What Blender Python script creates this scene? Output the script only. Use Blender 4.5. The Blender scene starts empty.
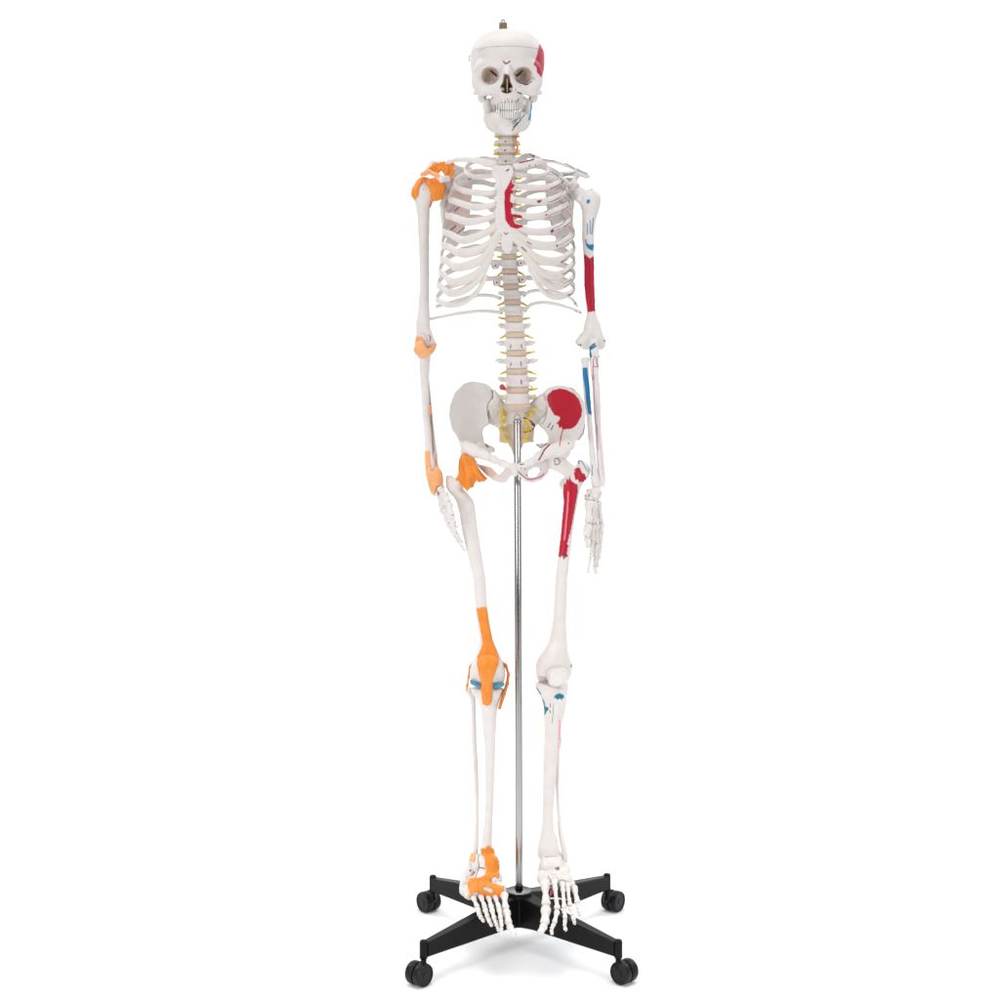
import bpy, math, random
import numpy as np
random.seed(7); rng = np.random.default_rng(11)

# ------------------------------------------------------------------ setup
scene = bpy.context.scene
col = scene.collection
DIST, FOC, CX, HY, CAMZ = 3.2, 1641.0, 500.0, 331.0, 1.20   # metres to the pole plane, focal length in px, camera height
SC = DIST / FOC

def W(px, py, y=0.0):
    "photo pixel at depth y (metres behind the pole plane) -> world point"
    D = DIST + y
    return np.array([(px - CX) * D / FOC, y, CAMZ - (py - HY) * D / FOC])

def toPx(P):
    D = DIST + P[..., 1]
    return CX + FOC * P[..., 0] / D, HY + FOC * (CAMZ - P[..., 2]) / D

# frames in which the shapes were measured: origin and step in px
Z = {'a': (440, 10, .14), 'b': (400, 130, .11), 'c': (500, 130, .11), 'd': (400, 230, .11), 'e': (500, 230, .11),
     'f': (430, 340, .19), 'g': (390, 320, .24), 'h': (530, 330, .25), 'i': (440, 580, .16), 'j': (440, 720, .16),
     'k': (440, 830, .16), 'l': (380, 850, .15), 'm': (510, 850, .15), 'n': (430, 370, .18), 'o': (465, 225, .195),
     'p': (425, 475, .085), 'q': (570, 480, .1), 'r': (455, 840, .1), 's': (525, 840, .1), 't': (435, 180, .14),
     'u': (515, 180, .14), 'v': (400, 325, .05), 'w': (565, 310, .07), '0': (0, 0, 1)}

def zz(k, pts):
    ox, oy, s = Z[k]
    return [(ox + p[0] * s, oy + p[1] * s) + tuple(p[2:]) for p in pts]

def ZW(k, u, v, y):
    (p,) = zz(k, [(u, v)])
    return W(p[0], p[1], y)

def mm(k, u):            # a length in the measuring frame, in metres
    return u * Z[k][2] * SC

# ------------------------------------------------------------------ materials
def principled(name, base, rough=.45, metal=0., bump=0., bscale=300., paint=False, sss=0., var=0., coat=0., spec=.5):
    m = bpy.data.materials.new(name); m.use_nodes = True
    nt = m.node_tree; N = nt.nodes; L = nt.links
    b = N['Principled BSDF']
    b.inputs['Roughness'].default_value = rough
    b.inputs['Metallic'].default_value = metal
    b.inputs['Specular IOR Level'].default_value = spec
    if coat: b.inputs['Coat Weight'].default_value = coat; b.inputs['Coat Roughness'].default_value = .15
    if sss:
        b.inputs['Subsurface Weight'].default_value = sss
        b.inputs['Subsurface Radius'].default_value = (1, .6, .4)
        b.inputs['Subsurface Scale'].default_value = .004
    tc = N.new('ShaderNodeTexCoord')
    src = None
    if var:
        n = N.new('ShaderNodeTexNoise'); n.inputs['Scale'].default_value = 38; n.inputs['Detail'].default_value = 4
        L.new(tc.outputs['Object'], n.inputs['Vector'])
        r = N.new('ShaderNodeValToRGB')
        r.color_ramp.elements[0].position = .35; r.color_ramp.elements[1].position = .68
        r.color_ramp.elements[0].color = tuple(c * (1 - var) * k for c, k in zip(base, (1, .985, .96))) + (1,)
        r.color_ramp.elements[1].color = tuple(base) + (1,)
        L.new(n.outputs['Fac'], r.inputs['Fac']); src = r.outputs['Color']
    else:
        rgb = N.new('ShaderNodeRGB'); rgb.outputs[0].default_value = tuple(base) + (1,); src = rgb.outputs[0]
    if paint:
        at = N.new('ShaderNodeAttribute'); at.attribute_name = 'paint'
        mx = N.new('ShaderNodeMix'); mx.data_type = 'RGBA'
        L.new(at.outputs['Alpha'], mx.inputs[0]); L.new(src, mx.inputs[6]); L.new(at.outputs['Color'], mx.inputs[7])
        src = mx.outputs[2]
    L.new(src, b.inputs['Base Color'])
    if bump:
        n2 = N.new('ShaderNodeTexNoise'); n2.inputs['Scale'].default_value = bscale; n2.inputs['Detail'].default_value = 5
        L.new(tc.outputs['Object'], n2.inputs['Vector'])
        bp = N.new('ShaderNodeBump'); bp.inputs['Strength'].default_value = bump; bp.inputs['Distance'].default_value = .002
        L.new(n2.outputs['Fac'], bp.inputs['Height']); L.new(bp.outputs['Normal'], b.inputs['Normal'])
    return m

M_BONE = principled('bone_plastic', (.725, .680, .655), .46, bump=.18, bscale=230, paint=True, var=.05, spec=.35)
M_CART = principled('cartilage_plastic', (.70, .645, .60), .45, bump=.12, paint=True, var=.04, spec=.35)
M_TOOTH = principled('tooth_enamel', (.72, .70, .66), .3)
M_DISC = principled('disc_rubber', (.64, .49, .385), .5, bump=.3, bscale=400, var=.10)
M_NERVE = principled('nerve_yellow', (.82, .62, .05), .45, var=.1)
M_LIG = principled('ligament_orange', (.86, .26, .012), .42, bump=.5, bscale=260, sss=.15, var=.15)
M_LIGL = principled('ligament_pale_orange', (.86, .40, .16), .42, bump=.4, bscale=260, sss=.15, var=.12)
M_MEN = principled('meniscus_blue', (.06, .28, .42), .4, var=.1)
M_RED = principled('artery_red', (.45, .05, .05), .4)
M_CHROME = principled('chrome', (.40, .395, .39), .17, metal=1.)
M_CHROME.node_tree.nodes['Principled BSDF'].inputs['Specular Tint'].default_value = (.30, .30, .30, 1)
M_BRASS = principled('aged_brass', (.30, .23, .13), .42, metal=.7, bump=.3)
M_WIRE = principled('steel_wire', (.4, .4, .4), .3, metal=1.)
M_BLACK = principled('black_plastic', (.006, .0055, .006), .33, bump=.12, bscale=700, spec=.14)
M_TYRE = principled('black_castor_plastic', (.010, .010, .011), .36, bump=.1, bscale=500, spec=.18)
M_FLOOR = principled('white_studio_floor', (.94, .94, .94), .9, spec=.05)

RED = (.45, .002, .022); DRED = (.22, .01, .02); BLUE = (.002, .18, .33); TEAL = (.0, .17, .24); INK = (.03, .03, .035)
PINK = (.78, .42, .42); LPINK = (.74, .52, .50)

# ------------------------------------------------------------------ mesh building
def smooth_mesh(V, Q, it=2, lam=.5):
    if it == 0 or len(V) == 0: return V
    E = np.concatenate([Q[:, [0, 1]], Q[:, [1, 2]], Q[:, [2, 3]], Q[:, [3, 0]]])
    for k in range(it):
        for f in (lam, -lam * .9):
            S = np.zeros_like(V); c = np.zeros(len(V))
            for ax in range(3):
                S[:, ax] = np.bincount(E[:, 0], V[E[:, 1], ax], len(V)) + np.bincount(E[:, 1], V[E[:, 0], ax], len(V))
            c = np.bincount(E[:, 0], minlength=len(V)) + np.bincount(E[:, 1], minlength=len(V))
            V = V + f * (S / np.maximum(c, 1)[:, None] - V)
    return V

def seg_dist(X, Y, pts, closed):
    d = np.full(X.shape, 1e9)
    n = len(pts)
    for i in range(n if closed else n - 1):
        ax, ay = pts[i][0], pts[i][1]; bx, by = pts[(i + 1) % n][0], pts[(i + 1) % n][1]
        vx, vy = bx - ax, by - ay; L2 = vx * vx + vy * vy + 1e-12
        t = np.clip(((X - ax) * vx + (Y - ay) * vy) / L2, 0, 1)
        d = np.minimum(d, np.hypot(X - ax - t * vx, Y - ay - t * vy))
    return d

def inside(X, Y, pts):
    r = np.zeros(X.shape, bool); n = len(pts)
    for i in range(n):
        ax, ay = pts[i][0], pts[i][1]; bx, by = pts[(i + 1) % n][0], pts[(i + 1) % n][1]
        if ay == by: continue
        c = (ay > Y) != (by > Y)
        r ^= c & (X < (bx - ax) * (Y - ay) / (by - ay) + ax)
    return r

def poly_sdf(X, Y, pts):
    d = seg_dist(X, Y, pts, True)
    return np.where(inside(X, Y, pts), -d, d)

def fill(k, pts, c): return ('fill', zz(k, pts), c, 0)
def line(k, pts, c, w=.5):
    pts = zz(k, pts)
    if len(pts) >= 4: pts = [tuple(q) for q in crom(pts, 4)]
    return ('line', pts, c, max(w * 1.7, 1.0))
def dot(k, u, v, c=INK, r=.6): return ('dot', zz(k, [(u, v)]), c, r * 1.1 + .1)

def mesh_obj(name, V, F, mat, parent=None, paint=None, allround=False):
    V = np.asarray(V, float)
    c = (V.min(0) + V.max(0)) / 2
    pw = np.array(parent['_o']) if parent is not None else np.zeros(3)
    me = bpy.data.meshes.new(name)
    if isinstance(F, np.ndarray) and F.shape[1] == 4:
        me.vertices.add(len(V)); me.vertices.foreach_set('co', (V - c).astype(np.float32).ravel())
        me.loops.add(F.size); me.loops.foreach_set('vertex_index', F.astype(np.int32).ravel())
        me.polygons.add(len(F)); me.polygons.foreach_set('loop_start', np.arange(0, F.size, 4, dtype=np.int32))
        me.update(calc_edges=True)
    else:
        me.from_pydata([tuple(v) for v in (V - c)], [], [list(map(int, f)) for f in F]); me.update()
    me.polygons.foreach_set('use_smooth', np.ones(len(me.polygons), bool))
    if mat.name in ('bone_plastic', 'cartilage_plastic'):
        paint = paint or []
        n = len(V); C = np.zeros((n, 4)); C[:, :3] = .8
        X, Y = toPx(V)
        nr = np.zeros(n * 3); me.vertices.foreach_get('normal', nr); nr = nr.reshape(-1, 3)
        front = np.ones(n) if allround else np.clip(-nr[:, 1] * 5 + .55, 0, 1)
        for kind, pts, cc, w in paint:
            if kind == 'fill':
                jag = .35 * np.sin(X * 2.3 + Y * 1.1) * np.sin(Y * 1.7 - X)
                a = np.clip(.5 - (poly_sdf(X, Y, pts) + jag) / .5, 0, 1)
            elif kind == 'dot':
                a = np.clip((w - np.hypot(X - pts[0][0], Y - pts[0][1])) / .5 + .5, 0, 1)
            else:
                a = np.clip((w / 2 - seg_dist(X, Y, pts, False)) / .5 + .5, 0, 1)
            a = a * front
            tone = 1 + (.15 if cc[0] > 4 * cc[1] else .04) * np.sin(X * 2.4 + .25 * Y + np.sin(Y * .31)) * np.sin(Y * .37 + X * .5)
            new = np.array(cc)[None, :] * tone[:, None]
            m_ = a > 0
            ao = C[:, 3]
            an = a + ao * (1 - a)
            C[m_, :3] = (new[m_] * a[m_, None] + C[m_, :3] * (ao * (1 - a))[m_, None]) / an[m_, None]
            C[m_, 3] = an[m_]
        at = me.color_attributes.new('paint', 'FLOAT_COLOR', 'POINT')
        at.data.foreach_set('color', C.astype(np.float32).ravel())
    me.materials.append(mat)
    o = bpy.data.objects.new(name, me); col.objects.link(o)
    o.location = c - pw; o['_o'] = list(map(float, c))
    if parent is not None: o.parent = parent
    return o

def thing(name, label, cat, loc):
    o = bpy.data.objects.new(name, None); col.objects.link(o)
    o.location = loc; o.empty_display_size = .1
    o['label'] = label; o['category'] = cat; o['_o'] = list(map(float, loc))
    return o

def surface_nets(D, org, h):
    nx, ny, nz = D.shape
    S = D < 0
    A = np.zeros((nx - 1, ny - 1, nz - 1), np.int8)
    offs = [(i, j, k) for i in (0, 1) for j in (0, 1) for k in (0, 1)]
    for (i, j, k) in offs: A += S[i:nx - 1 + i, j:ny - 1 + j, k:nz - 1 + k]
    I = np.argwhere((A > 0) & (A < 8))
    if len(I) == 0: raise RuntimeError('empty sdf')
    idx = np.full(A.shape, -1, np.int64); idx[I[:, 0], I[:, 1], I[:, 2]] = np.arange(len(I))
    val = {o: D[I[:, 0] + o[0], I[:, 1] + o[1], I[:, 2] + o[2]] for o in offs}
    acc = np.zeros((len(I), 3)); cnt = np.zeros(len(I))
    for o in offs:
        for ax in range(3):
            if o[ax]: continue
            q = list(o); q[ax] = 1; q = tuple(q)
            a, b = val[o], val[q]; m = (a < 0) != (b < 0)
            t = np.where(m, a / np.where(a - b == 0, 1, a - b), 0)
            p = np.tile(np.array(o, float), (len(I), 1)); p[:, ax] += t
            acc += p * m[:, None]; cnt += m
    V = (I + acc / cnt[:, None]) * h + org
    Q = []
    for ax in range(3):
        b, c = (ax + 1) % 3, (ax + 2) % 3
        lo = [slice(None)] * 3; hi = [slice(None)] * 3; lo[ax] = slice(0, -1); hi[ax] = slice(1, None)
        s0, s1 = S[tuple(lo)], S[tuple(hi)]
        E = np.argwhere(s0 != s1)
        E = E[(E[:, b] > 0) & (E[:, c] > 0) & (E[:, b] < D.shape[b] - 1) & (E[:, c] < D.shape[c] - 1)]
        fl = s0[E[:, 0], E[:, 1], E[:, 2]]
        def cell(db, dc):
            e = E.copy(); e[:, b] += db; e[:, c] += dc
            return idx[e[:, 0], e[:, 1], e[:, 2]]
        q = np.stack([cell(-1, -1), cell(0, -1), cell(0, 0), cell(-1, 0)], 1)
        q[~fl] = q[~fl][:, ::-1]
        Q.append(q)
    Q = np.concatenate(Q); Q = Q[(Q >= 0).all(1)]
    return V, Q

def smin(a, b, k):
    if k <= 0: return np.minimum(a, b)
    h = np.clip(.5 + .5 * (b - a) / k, 0, 1)
    return b * (1 - h) + a * h - k * h * (1 - h)

def blur(a, n):
    a = np.array(a, float)
    for _ in range(n):
        p = np.concatenate([a[:1], a, a[-1:]]); a = .25 * p[:-2] + .5 * p[1:-1] + .25 * p[2:]
    return a

class Solid:
    "a blobby solid made of smoothly joined and carved shapes, meshed by surface nets"
    def __init__(s, h=.0013): s.h = h; s.ops = []
    def op(s, lo, hi, f, mode='add', k=.003): s.ops.append((np.array(lo, float), np.array(hi, float), f, mode, k)); return s
    def ell(s, c, r, mode='add', k=.003, p=2.0, rotx=0., rotz=0., roty=0.):
        c = np.array(c, float); r = np.array(r, float) * np.ones(3)
        R = np.eye(3)
        if rotx: a = math.radians(rotx); R = R @ np.array([[1, 0, 0], [0, math.cos(a), -math.sin(a)], [0, math.sin(a), math.cos(a)]])
        if rotz: a = math.radians(rotz); R = R @ np.array([[math.cos(a), -math.sin(a), 0], [math.sin(a), math.cos(a), 0], [0, 0, 1]])
        if roty: a = math.radians(roty); R = R @ np.array([[math.cos(a), 0, math.sin(a)], [0, 1, 0], [-math.sin(a), 0, math.cos(a)]])
        rot = bool(rotx or rotz or roty)
        def f(P):
            q = P - c
            if rot: q = q @ R
            q = np.abs(q)
            if p == 2.0:
                k0 = np.sqrt(((q / r) ** 2).sum(-1)); k1 = np.sqrt(((q / r ** 2) ** 2).sum(-1))
                return k0 * (k0 - 1) / (k1 + 1e-9)
            k0 = ((q / r) ** p).sum(-1) ** (1 / p)
            g = np.sqrt((((q / r) ** (p - 1) / r) ** 2).sum(-1)) / (k0 ** (p - 1) + 1e-9)
            return (k0 - 1) / (g + 1e-9)
        m = r.max() if rot else r
        return s.op(c - m, c + m, f, mode, k)
    def tube(s, pts, rad, mode='add', k=.003, flat=None, n=1):
        "round cones along pts; flat=(up vector, factor) makes the section up*factor tall"
        pts = [np.array(p, float) for p in pts]
        if np.isscalar(rad): rad = [rad] * len(pts)
        for a, b, ra, rb in zip(pts[:-1], pts[1:], rad[:-1], rad[1:]):
            def f(P, a=a, b=b, ra=ra, rb=rb):
                v = b - a; t = np.clip(((P - a) @ v) / (v @ v + 1e-12), 0, 1)
                d = P - a - t[..., None] * v
                if flat is not None:
                    u, fac = np.array(flat[0], float), flat[1]
                    u = u - v * (u @ v) / (v @ v + 1e-12); u /= np.linalg.norm(u)
                    du = d @ u
                    e = d - du[..., None] * u
                    r = ra + (rb - ra) * t
                    return (np.sqrt((e ** 2).sum(-1) + (du / fac) ** 2) - r) * (1 if fac > 1 else fac)
                return np.sqrt((d ** 2).sum(-1)) - (ra + (rb - ra) * t)
            m = max(ra, rb) * (max(1, flat[1]) if flat else 1)
            s.op(np.minimum(a, b) - m, np.maximum(a, b) + m, f, mode, k)
        return s
    def column(s, key, rows, y, ratio=1., mode='add', k=.003, bl=5, ridge=0.):
        """traced upright bone: rows (v, u left, u right[, ratio]) in frame key; y depth or (y top, y bottom); ratio = depth / width.
        key may be a list of (key, rows) pieces"""
        pieces = key if isinstance(key, list) else [(key, rows)]
        R = []
        for kk, rr in pieces:
            ox, oy, sc = Z[kk]
            for r in rr: R.append((oy + r[0] * sc, ox + r[1] * sc, ox + r[2] * sc, r[3] if len(r) > 3 else ratio))
        R.sort(); R = np.array(R)
        py = np.linspace(R[0, 0], R[-1, 0], max(24, int((R[-1, 0] - R[0, 0]) * 1.2)))
        n = len(py); bl = min(bl, n // 3)
        xl = blur(np.interp(py, R[:, 0], R[:, 1]), bl); xr = blur(np.interp(py, R[:, 0], R[:, 2]), bl)
        ra = blur(np.interp(py, R[:, 0], R[:, 3]), bl)
        ys = np.interp(py, np.linspace(py[0], py[-1], len(y)), y) if not np.isscalar(y) else np.full(n, y)
        D = DIST + ys
        zc = CAMZ - (py - HY) * D / FOC
        xc = ((xl + xr) / 2 - CX) * D / FOC; rx = (xr - xl) / 2 * D / FOC; ry = rx * ra
        o = np.argsort(zc); zc, xc, rx, ry, ys = zc[o], xc[o], rx[o], ry[o], ys[o]
        def f(P):
            z = P[..., 2]
            X = np.interp(z, zc, xc); RX = np.interp(z, zc, rx); RY = np.interp(z, zc, ry); YY = np.interp(z, zc, ys)
            qx = (P[..., 0] - X); qy = (P[..., 1] - YY)
            k0 = np.sqrt((qx / RX) ** 2 + (qy / RY) ** 2)
            k1 = np.sqrt((qx / RX ** 2) ** 2 + (qy / RY ** 2) ** 2)
            d = k0 * (k0 - 1) / (k1 + 1e-6)
            e = np.maximum(z - zc[-1], zc[0] - z)
            rr = np.minimum(np.minimum(RX, RY) * .6, .006)
            return np.minimum(np.maximum(d + rr, e + rr), 0) + np.hypot(np.maximum(d + rr, 0), np.maximum(e + rr, 0)) - rr
        return s.op([ (xc - rx).min(), (ys - ry).min(), zc[0]], [(xc + rx).max(), (ys + ry).max(), zc[-1]], f, mode, k)
    def plate(s, key, pts, ym, t, mode='add', k=.003, r=None, edge=None):
        "traced plate: ym(px, py) -> depth of its mid surface, t half thickness (edge: extra thickness of the rim)"
        pts = zz(key, pts)
        yf = ym if callable(ym) else (lambda px, py: ym + 0 * px)
        Wp = np.array([W(p[0], p[1], float(yf(np.float64(p[0]), np.float64(p[1])))) for p in pts])
        y0 = Wp[:, 1].mean()
        poly = [(p[0], p[2]) for p in Wp]
        r = t if r is None else r
        def f(P):
            x, z = P[..., 0], P[..., 2]
            # 2-D part once per column of the grid
            xs, zs = x[:, :1, :], z[:, :1, :]
            d2 = poly_sdf(xs, zs, poly)
            px, py = toPx(np.stack([xs, np.full_like(xs, y0), zs], -1))
            yy = yf(px, py)
            tt = t + (edge * np.exp(-np.abs(d2) / .006) if edge else 0)
            dy = np.abs(P[..., 1] - yy) - tt
            a = d2 + r; b = dy + r
            return np.minimum(np.maximum(a, b), 0) + np.hypot(np.maximum(a, 0), np.maximum(b, 0)) - r
        yr = Wp[:, 1]
        m = t + (edge or 0)
        gx, gy = np.meshgrid(np.linspace(min(p[0] for p in pts), max(p[0] for p in pts), 20), np.linspace(min(p[1] for p in pts), max(p[1] for p in pts), 20))
        yy = np.asarray(yf(gx, gy))
        return s.op([Wp[:, 0].min(), min(yr.min(), yy.min()) - m, Wp[:, 2].min()], [Wp[:, 0].max(), max(yr.max(), yy.max()) + m, Wp[:, 2].max()], f, mode, k)
    def box(s, c, r, mode='add', k=.002, rr=.001):
        c = np.array(c, float); r = np.array(r, float)
        def f(P):
            q = np.abs(P - c) - r + rr
            return np.sqrt((np.maximum(q, 0) ** 2).sum(-1)) + np.minimum(q.max(-1), 0) - rr
        return s.op(c - r, c + r, f, mode, k)
    def grid(s):
        h = s.h
        adds = [o for o in s.ops if o[3] == 'add']
        offm = max([o[4] for o in s.ops if o[3] == 'offset'] + [0])
        lo = np.min([o[0] for o in adds], 0) - 4 * h - offm - .001; hi = np.max([o[1] for o in adds], 0) + 4 * h + offm + .001
        n = np.ceil((hi - lo) / h).astype(int) + 1
        D = np.full(n, .03)
        ax = [lo[i] + h * np.arange(n[i]) for i in range(3)]
        for (a, b, f, mode, k) in s.ops:
            if mode == 'offset': D = D - k; continue
            m = k + 3 * h + offm
            i0 = np.clip(np.floor((a - m - lo) / h).astype(int), 0, n); i1 = np.clip(np.ceil((b + m - lo) / h).astype(int) + 1, 0, n)
            if mode == 'isect': i0 = np.zeros(3, int); i1 = n
            if (i1 <= i0).any(): continue
            sl = tuple(slice(i0[i], i1[i]) for i in range(3))
            P = np.stack(np.meshgrid(*[ax[i][sl[i]] for i in range(3)], indexing='ij'), -1)
            d = f(P)
            if mode == 'add': D[sl] = smin(D[sl], d, k)
            elif mode == 'sub': D[sl] = -smin(-D[sl], d, k)
            elif mode == 'isect': D[sl] = -smin(-D[sl], -d, k)
        return D, lo
    def rough(s, amp, freq):
        s._r = (amp, freq); return s
    def mesh(s, it=2):
        D, lo = s.grid()
        if getattr(s, '_r', None):
            amp, fq = s._r; h = s.h; n = D.shape
            X, Y, ZZ = [lo[i] + h * np.arange(n[i]) for i in range(3)]
            X = X[:, None, None] * fq; Y = Y[None, :, None] * fq; ZZ = ZZ[None, None, :] * fq
            D = D + amp * (np.sin(X + 1.7 * np.sin(ZZ * .7)) * np.sin(Y * 1.1 + 2 * np.sin(X * .5)) + .6 * np.sin(ZZ * 1.3 + 1.5 * np.sin(Y)) * np.sin(X * 1.9 + ZZ))
        D[0] = D[-1] = .03; D[:, 0] = D[:, -1] = .03; D[:, :, 0] = D[:, :, -1] = .03
        V, Q = surface_nets(D, lo, s.h)
        return smooth_mesh(V, Q, it), Q
    def build(s, name, mat, parent, paint=None, it=2, allround=False):
        V, Q = s.mesh(it)
        return mesh_obj(name, V, Q, mat, parent, paint, allround)

def shell(bones, key, pts, off, h=.0013, ymax=None, grow=.0):
    "a sheet lying on bones, cut to a traced outline"
    s = Solid(h)
    P2 = zz(key, pts)
    lo = np.array([min(p[0] for p in P2), min(p[1] for p in P2)]); hi = np.array([max(p[0] for p in P2), max(p[1] for p in P2)])
    a = np.minimum(W(lo[0], hi[1], 0), W(lo[0], hi[1], -.18)); b = np.maximum(W(hi[0], lo[1], 0), W(hi[0], lo[1], -.18))
    for bo in bones: s.ops += [o for o in bo.ops if o[3] in ('add', 'sub')]
    D0 = np.array([a[0] - .02, -1, a[2] - .02]); D1 = np.array([b[0] + .02, 1, b[2] + .02])
    ops = []
    for o in s.ops:
        l = np.maximum(o[0], D0); u = np.minimum(o[1], D1)
        if (l < u).all(): ops.append((l, u) + o[2:])
    s.ops = ops
    s.op([0] * 3, [0] * 3, None, 'offset', off)
    def f(P):
        X, Y = toPx(P)
        st = .25; x0, y0 = lo - 12; nx_, ny_ = ((hi - lo + 24) / st).astype(int) + 2
        gx, gy = np.meshgrid(x0 + st * np.arange(nx_), y0 + st * np.arange(ny_), indexing='ij')
        T2 = poly_sdf(gx, gy, P2) * SC
        fx_ = np.clip((X - x0) / st, 0, nx_ - 1.001); fy_ = np.clip((Y - y0) / st, 0, ny_ - 1.001)
        i_, j_ = fx_.astype(int), fy_.astype(int); a_, b_ = fx_ - i_, fy_ - j_
        d = (T2[i_, j_] * (1 - a_) * (1 - b_) + T2[i_ + 1, j_] * a_ * (1 - b_) + T2[i_, j_ + 1] * (1 - a_) * b_ + T2[i_ + 1, j_ + 1] * a_ * b_)
        if ymax is not None: d = np.maximum(d, P[..., 1] - ymax)
        return d
    s.op([0] * 3, [0] * 3, f, 'isect', .0015)
    return s

def crom(P, n=8):
    P = [np.array(p, float) for p in P]
    P = [2 * P[0] - P[1]] + P + [2 * P[-1] - P[-2]]
    out = []
    for i in range(1, len(P) - 2):
        p0, p1, p2, p3 = P[i - 1:i + 3]
        for t in np.arange(n) / n:
            out.append(.5 * ((2 * p1) + (-p0 + p2) * t + (2 * p0 - 5 * p1 + 4 * p2 - p3) * t * t + (-p0 + 3 * p1 - 3 * p2 + p3) * t ** 3))
    out.append(P[-2])
    return np.array(out)

def sweep(P, ra, rb=None, up=(0, 0, 1), seg=14, wob=0.):
    "P (N,3) -> elliptical section ra along up, rb across; returns V, quads"
    P = np.array(P, float); N = len(P)
    ra = np.interp(np.linspace(0, 1, N), np.linspace(0, 1, len(np.atleast_1d(ra))), np.atleast_1d(ra))
    rb = ra if rb is None else np.interp(np.linspace(0, 1, N), np.linspace(0, 1, len(np.atleast_1d(rb))), np.atleast_1d(rb))
    T = np.gradient(P, axis=0); T /= np.linalg.norm(T, axis=1)[:, None] + 1e-12
    up = np.array(up, float)
    U = up - T * (T @ up)[:, None]; U /= np.linalg.norm(U, axis=1)[:, None] + 1e-9
    B = np.cross(T, U)
    ends = [(.35, -.0), (.8, -.0)]
    V = []
    L = min(ra[0], rb[0])
    rings = [(P[0] - T[0] * L * .6, .45 , 0), (P[0] - T[0] * L * .25, .85, 0)] + [(P[i], 1., i) for i in range(N)] + \
            [(P[-1] + T[-1] * L * .25, .85, N - 1), (P[-1] + T[-1] * L * .6, .45, N - 1)]
    ang = np.linspace(0, 2 * np.pi, seg, endpoint=False)
    for q, (c, f, i) in enumerate(rings):
        w = 1 + wob * math.sin(q * .9) if wob else 1
        V.append(c + f * w * (np.cos(ang)[:, None] * U[i] * ra[i] + np.sin(ang)[:, None] * B[i] * rb[i]))
    V = np.concatenate(V); R = len(rings)
    Q = []
    for r in range(R - 1):
        for k in range(seg):
            Q.append([r * seg + k, r * seg + (k + 1) % seg, (r + 1) * seg + (k + 1) % seg, (r + 1) * seg + k])
    h = seg // 2
    for k in range(h - 1):       # caps as quads
        a, b = (k, k + 1); c, d = (seg - 2 - k, seg - 1 - k)
        Q.append([d, c, b, a] if True else 0)
        o = (R - 1) * seg
        Q.append([o + a, o + b, o + c, o + d])
    return V, np.array(Q)

def lathe(prof, seg=32, c=(0, 0, 0), axis='z'):
    V = []; F = []
    for r, z in prof:
        for k in range(seg):
            a = 2 * math.pi * k / seg
            V.append((r * math.cos(a), r * math.sin(a), z))
    n = len(prof)
    for i in range(n - 1):
        for k in range(seg):
            F.append([i * seg + k, i * seg + (k + 1) % seg, (i + 1) * seg + (k + 1) % seg, (i + 1) * seg + k])
    F.append(list(range(seg))[::-1]); F.append([(n - 1) * seg + k for k in range(seg)])
    V = np.array(V)
    if axis == 'x': V = V[:, [2, 0, 1]]
    return V + np.array(c), F

# ================================================================== THE SKELETON
skel = thing('anatomical_skeleton', 'life-size white plastic skeleton with red and blue paint and orange ligaments', 'skeleton', (0, 0, .07))

# ------------------------------------------------------------------ skull
u_ = mm('a', 1) * .978
def A(u, v, y): return ZW('a', u, v, y)
sk = Solid(.0012)
sk.ell(A(481, 372, .012), (267 * u_ * 1.02, .090, 222 * u_ * 1.02), p=2.45)
sk.ell(A(481, 310, -.012), (232 * u_, .072, 150 * u_), k=.012)
sk.ell(A(478, 520, .02), (205 * u_, .06, 110 * u_), k=.012)                                  # skull base
sk.tube(crom([A(280, 440, -.044), A(312, 404, -.055), A(385, 388, -.065), A(478, 398, -.070), A(575, 388, -.065), A(650, 404, -.055), A(682, 440, -.044)], 5),
        list(np.interp(np.linspace(0, 6, 31), range(7), [.006, .006, .006, .0065, .006, .006, .006])), k=.012)
sk.tube(crom([A(277, 440, -.044), A(272, 520, -.046), A(308, 570, -.052)], 5), list(np.linspace(.006, .0085, 11)), k=.011)
sk.tube(crom([A(682, 440, -.044), A(686, 520, -.046), A(645, 570, -.052)], 5), list(np.linspace(.006, .0085, 11)), k=.011)
sk.tube([A(300, 575, -.056), A(400, 560, -.066)], [.010, .010], k=.008)
sk.tube([A(655, 575, -.056), A(560, 560, -.066)], [.010, .010], k=.008)
sk.ell(A(478, 560, -.056), (112 * u_, .030, 125 * u_), k=.008)
sk.ell(A(490, 640, -.058), (100 * u_, .028, 52 * u_), k=.008)
sk.tube([A(478, 400, -.080), A(478, 462, -.094)], [.007, .0042], k=.006)
sk.tube([A(455, 440, -.084), A(435, 560, -.078)], [.004, .004], k=.006)
sk.tube([A(500, 440, -.084), A(522, 560, -.078)], [.004, .004], k=.006)
sk.tube([A(285, 555, -.052), A(252, 590, -.02), A(250, 586, .015)], [.0065, .0040, .004], k=.005)
sk.tube([A(675, 560, -.052), A(712, 590, -.02), A(710, 586, .015)], [.0065, .0040, .004], k=.005)
sk.ell(A(300, 622, .03), (.009, .014, .012), k=.008); sk.ell(A(668, 622, .03), (.009, .014, .012), k=.008)
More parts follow.
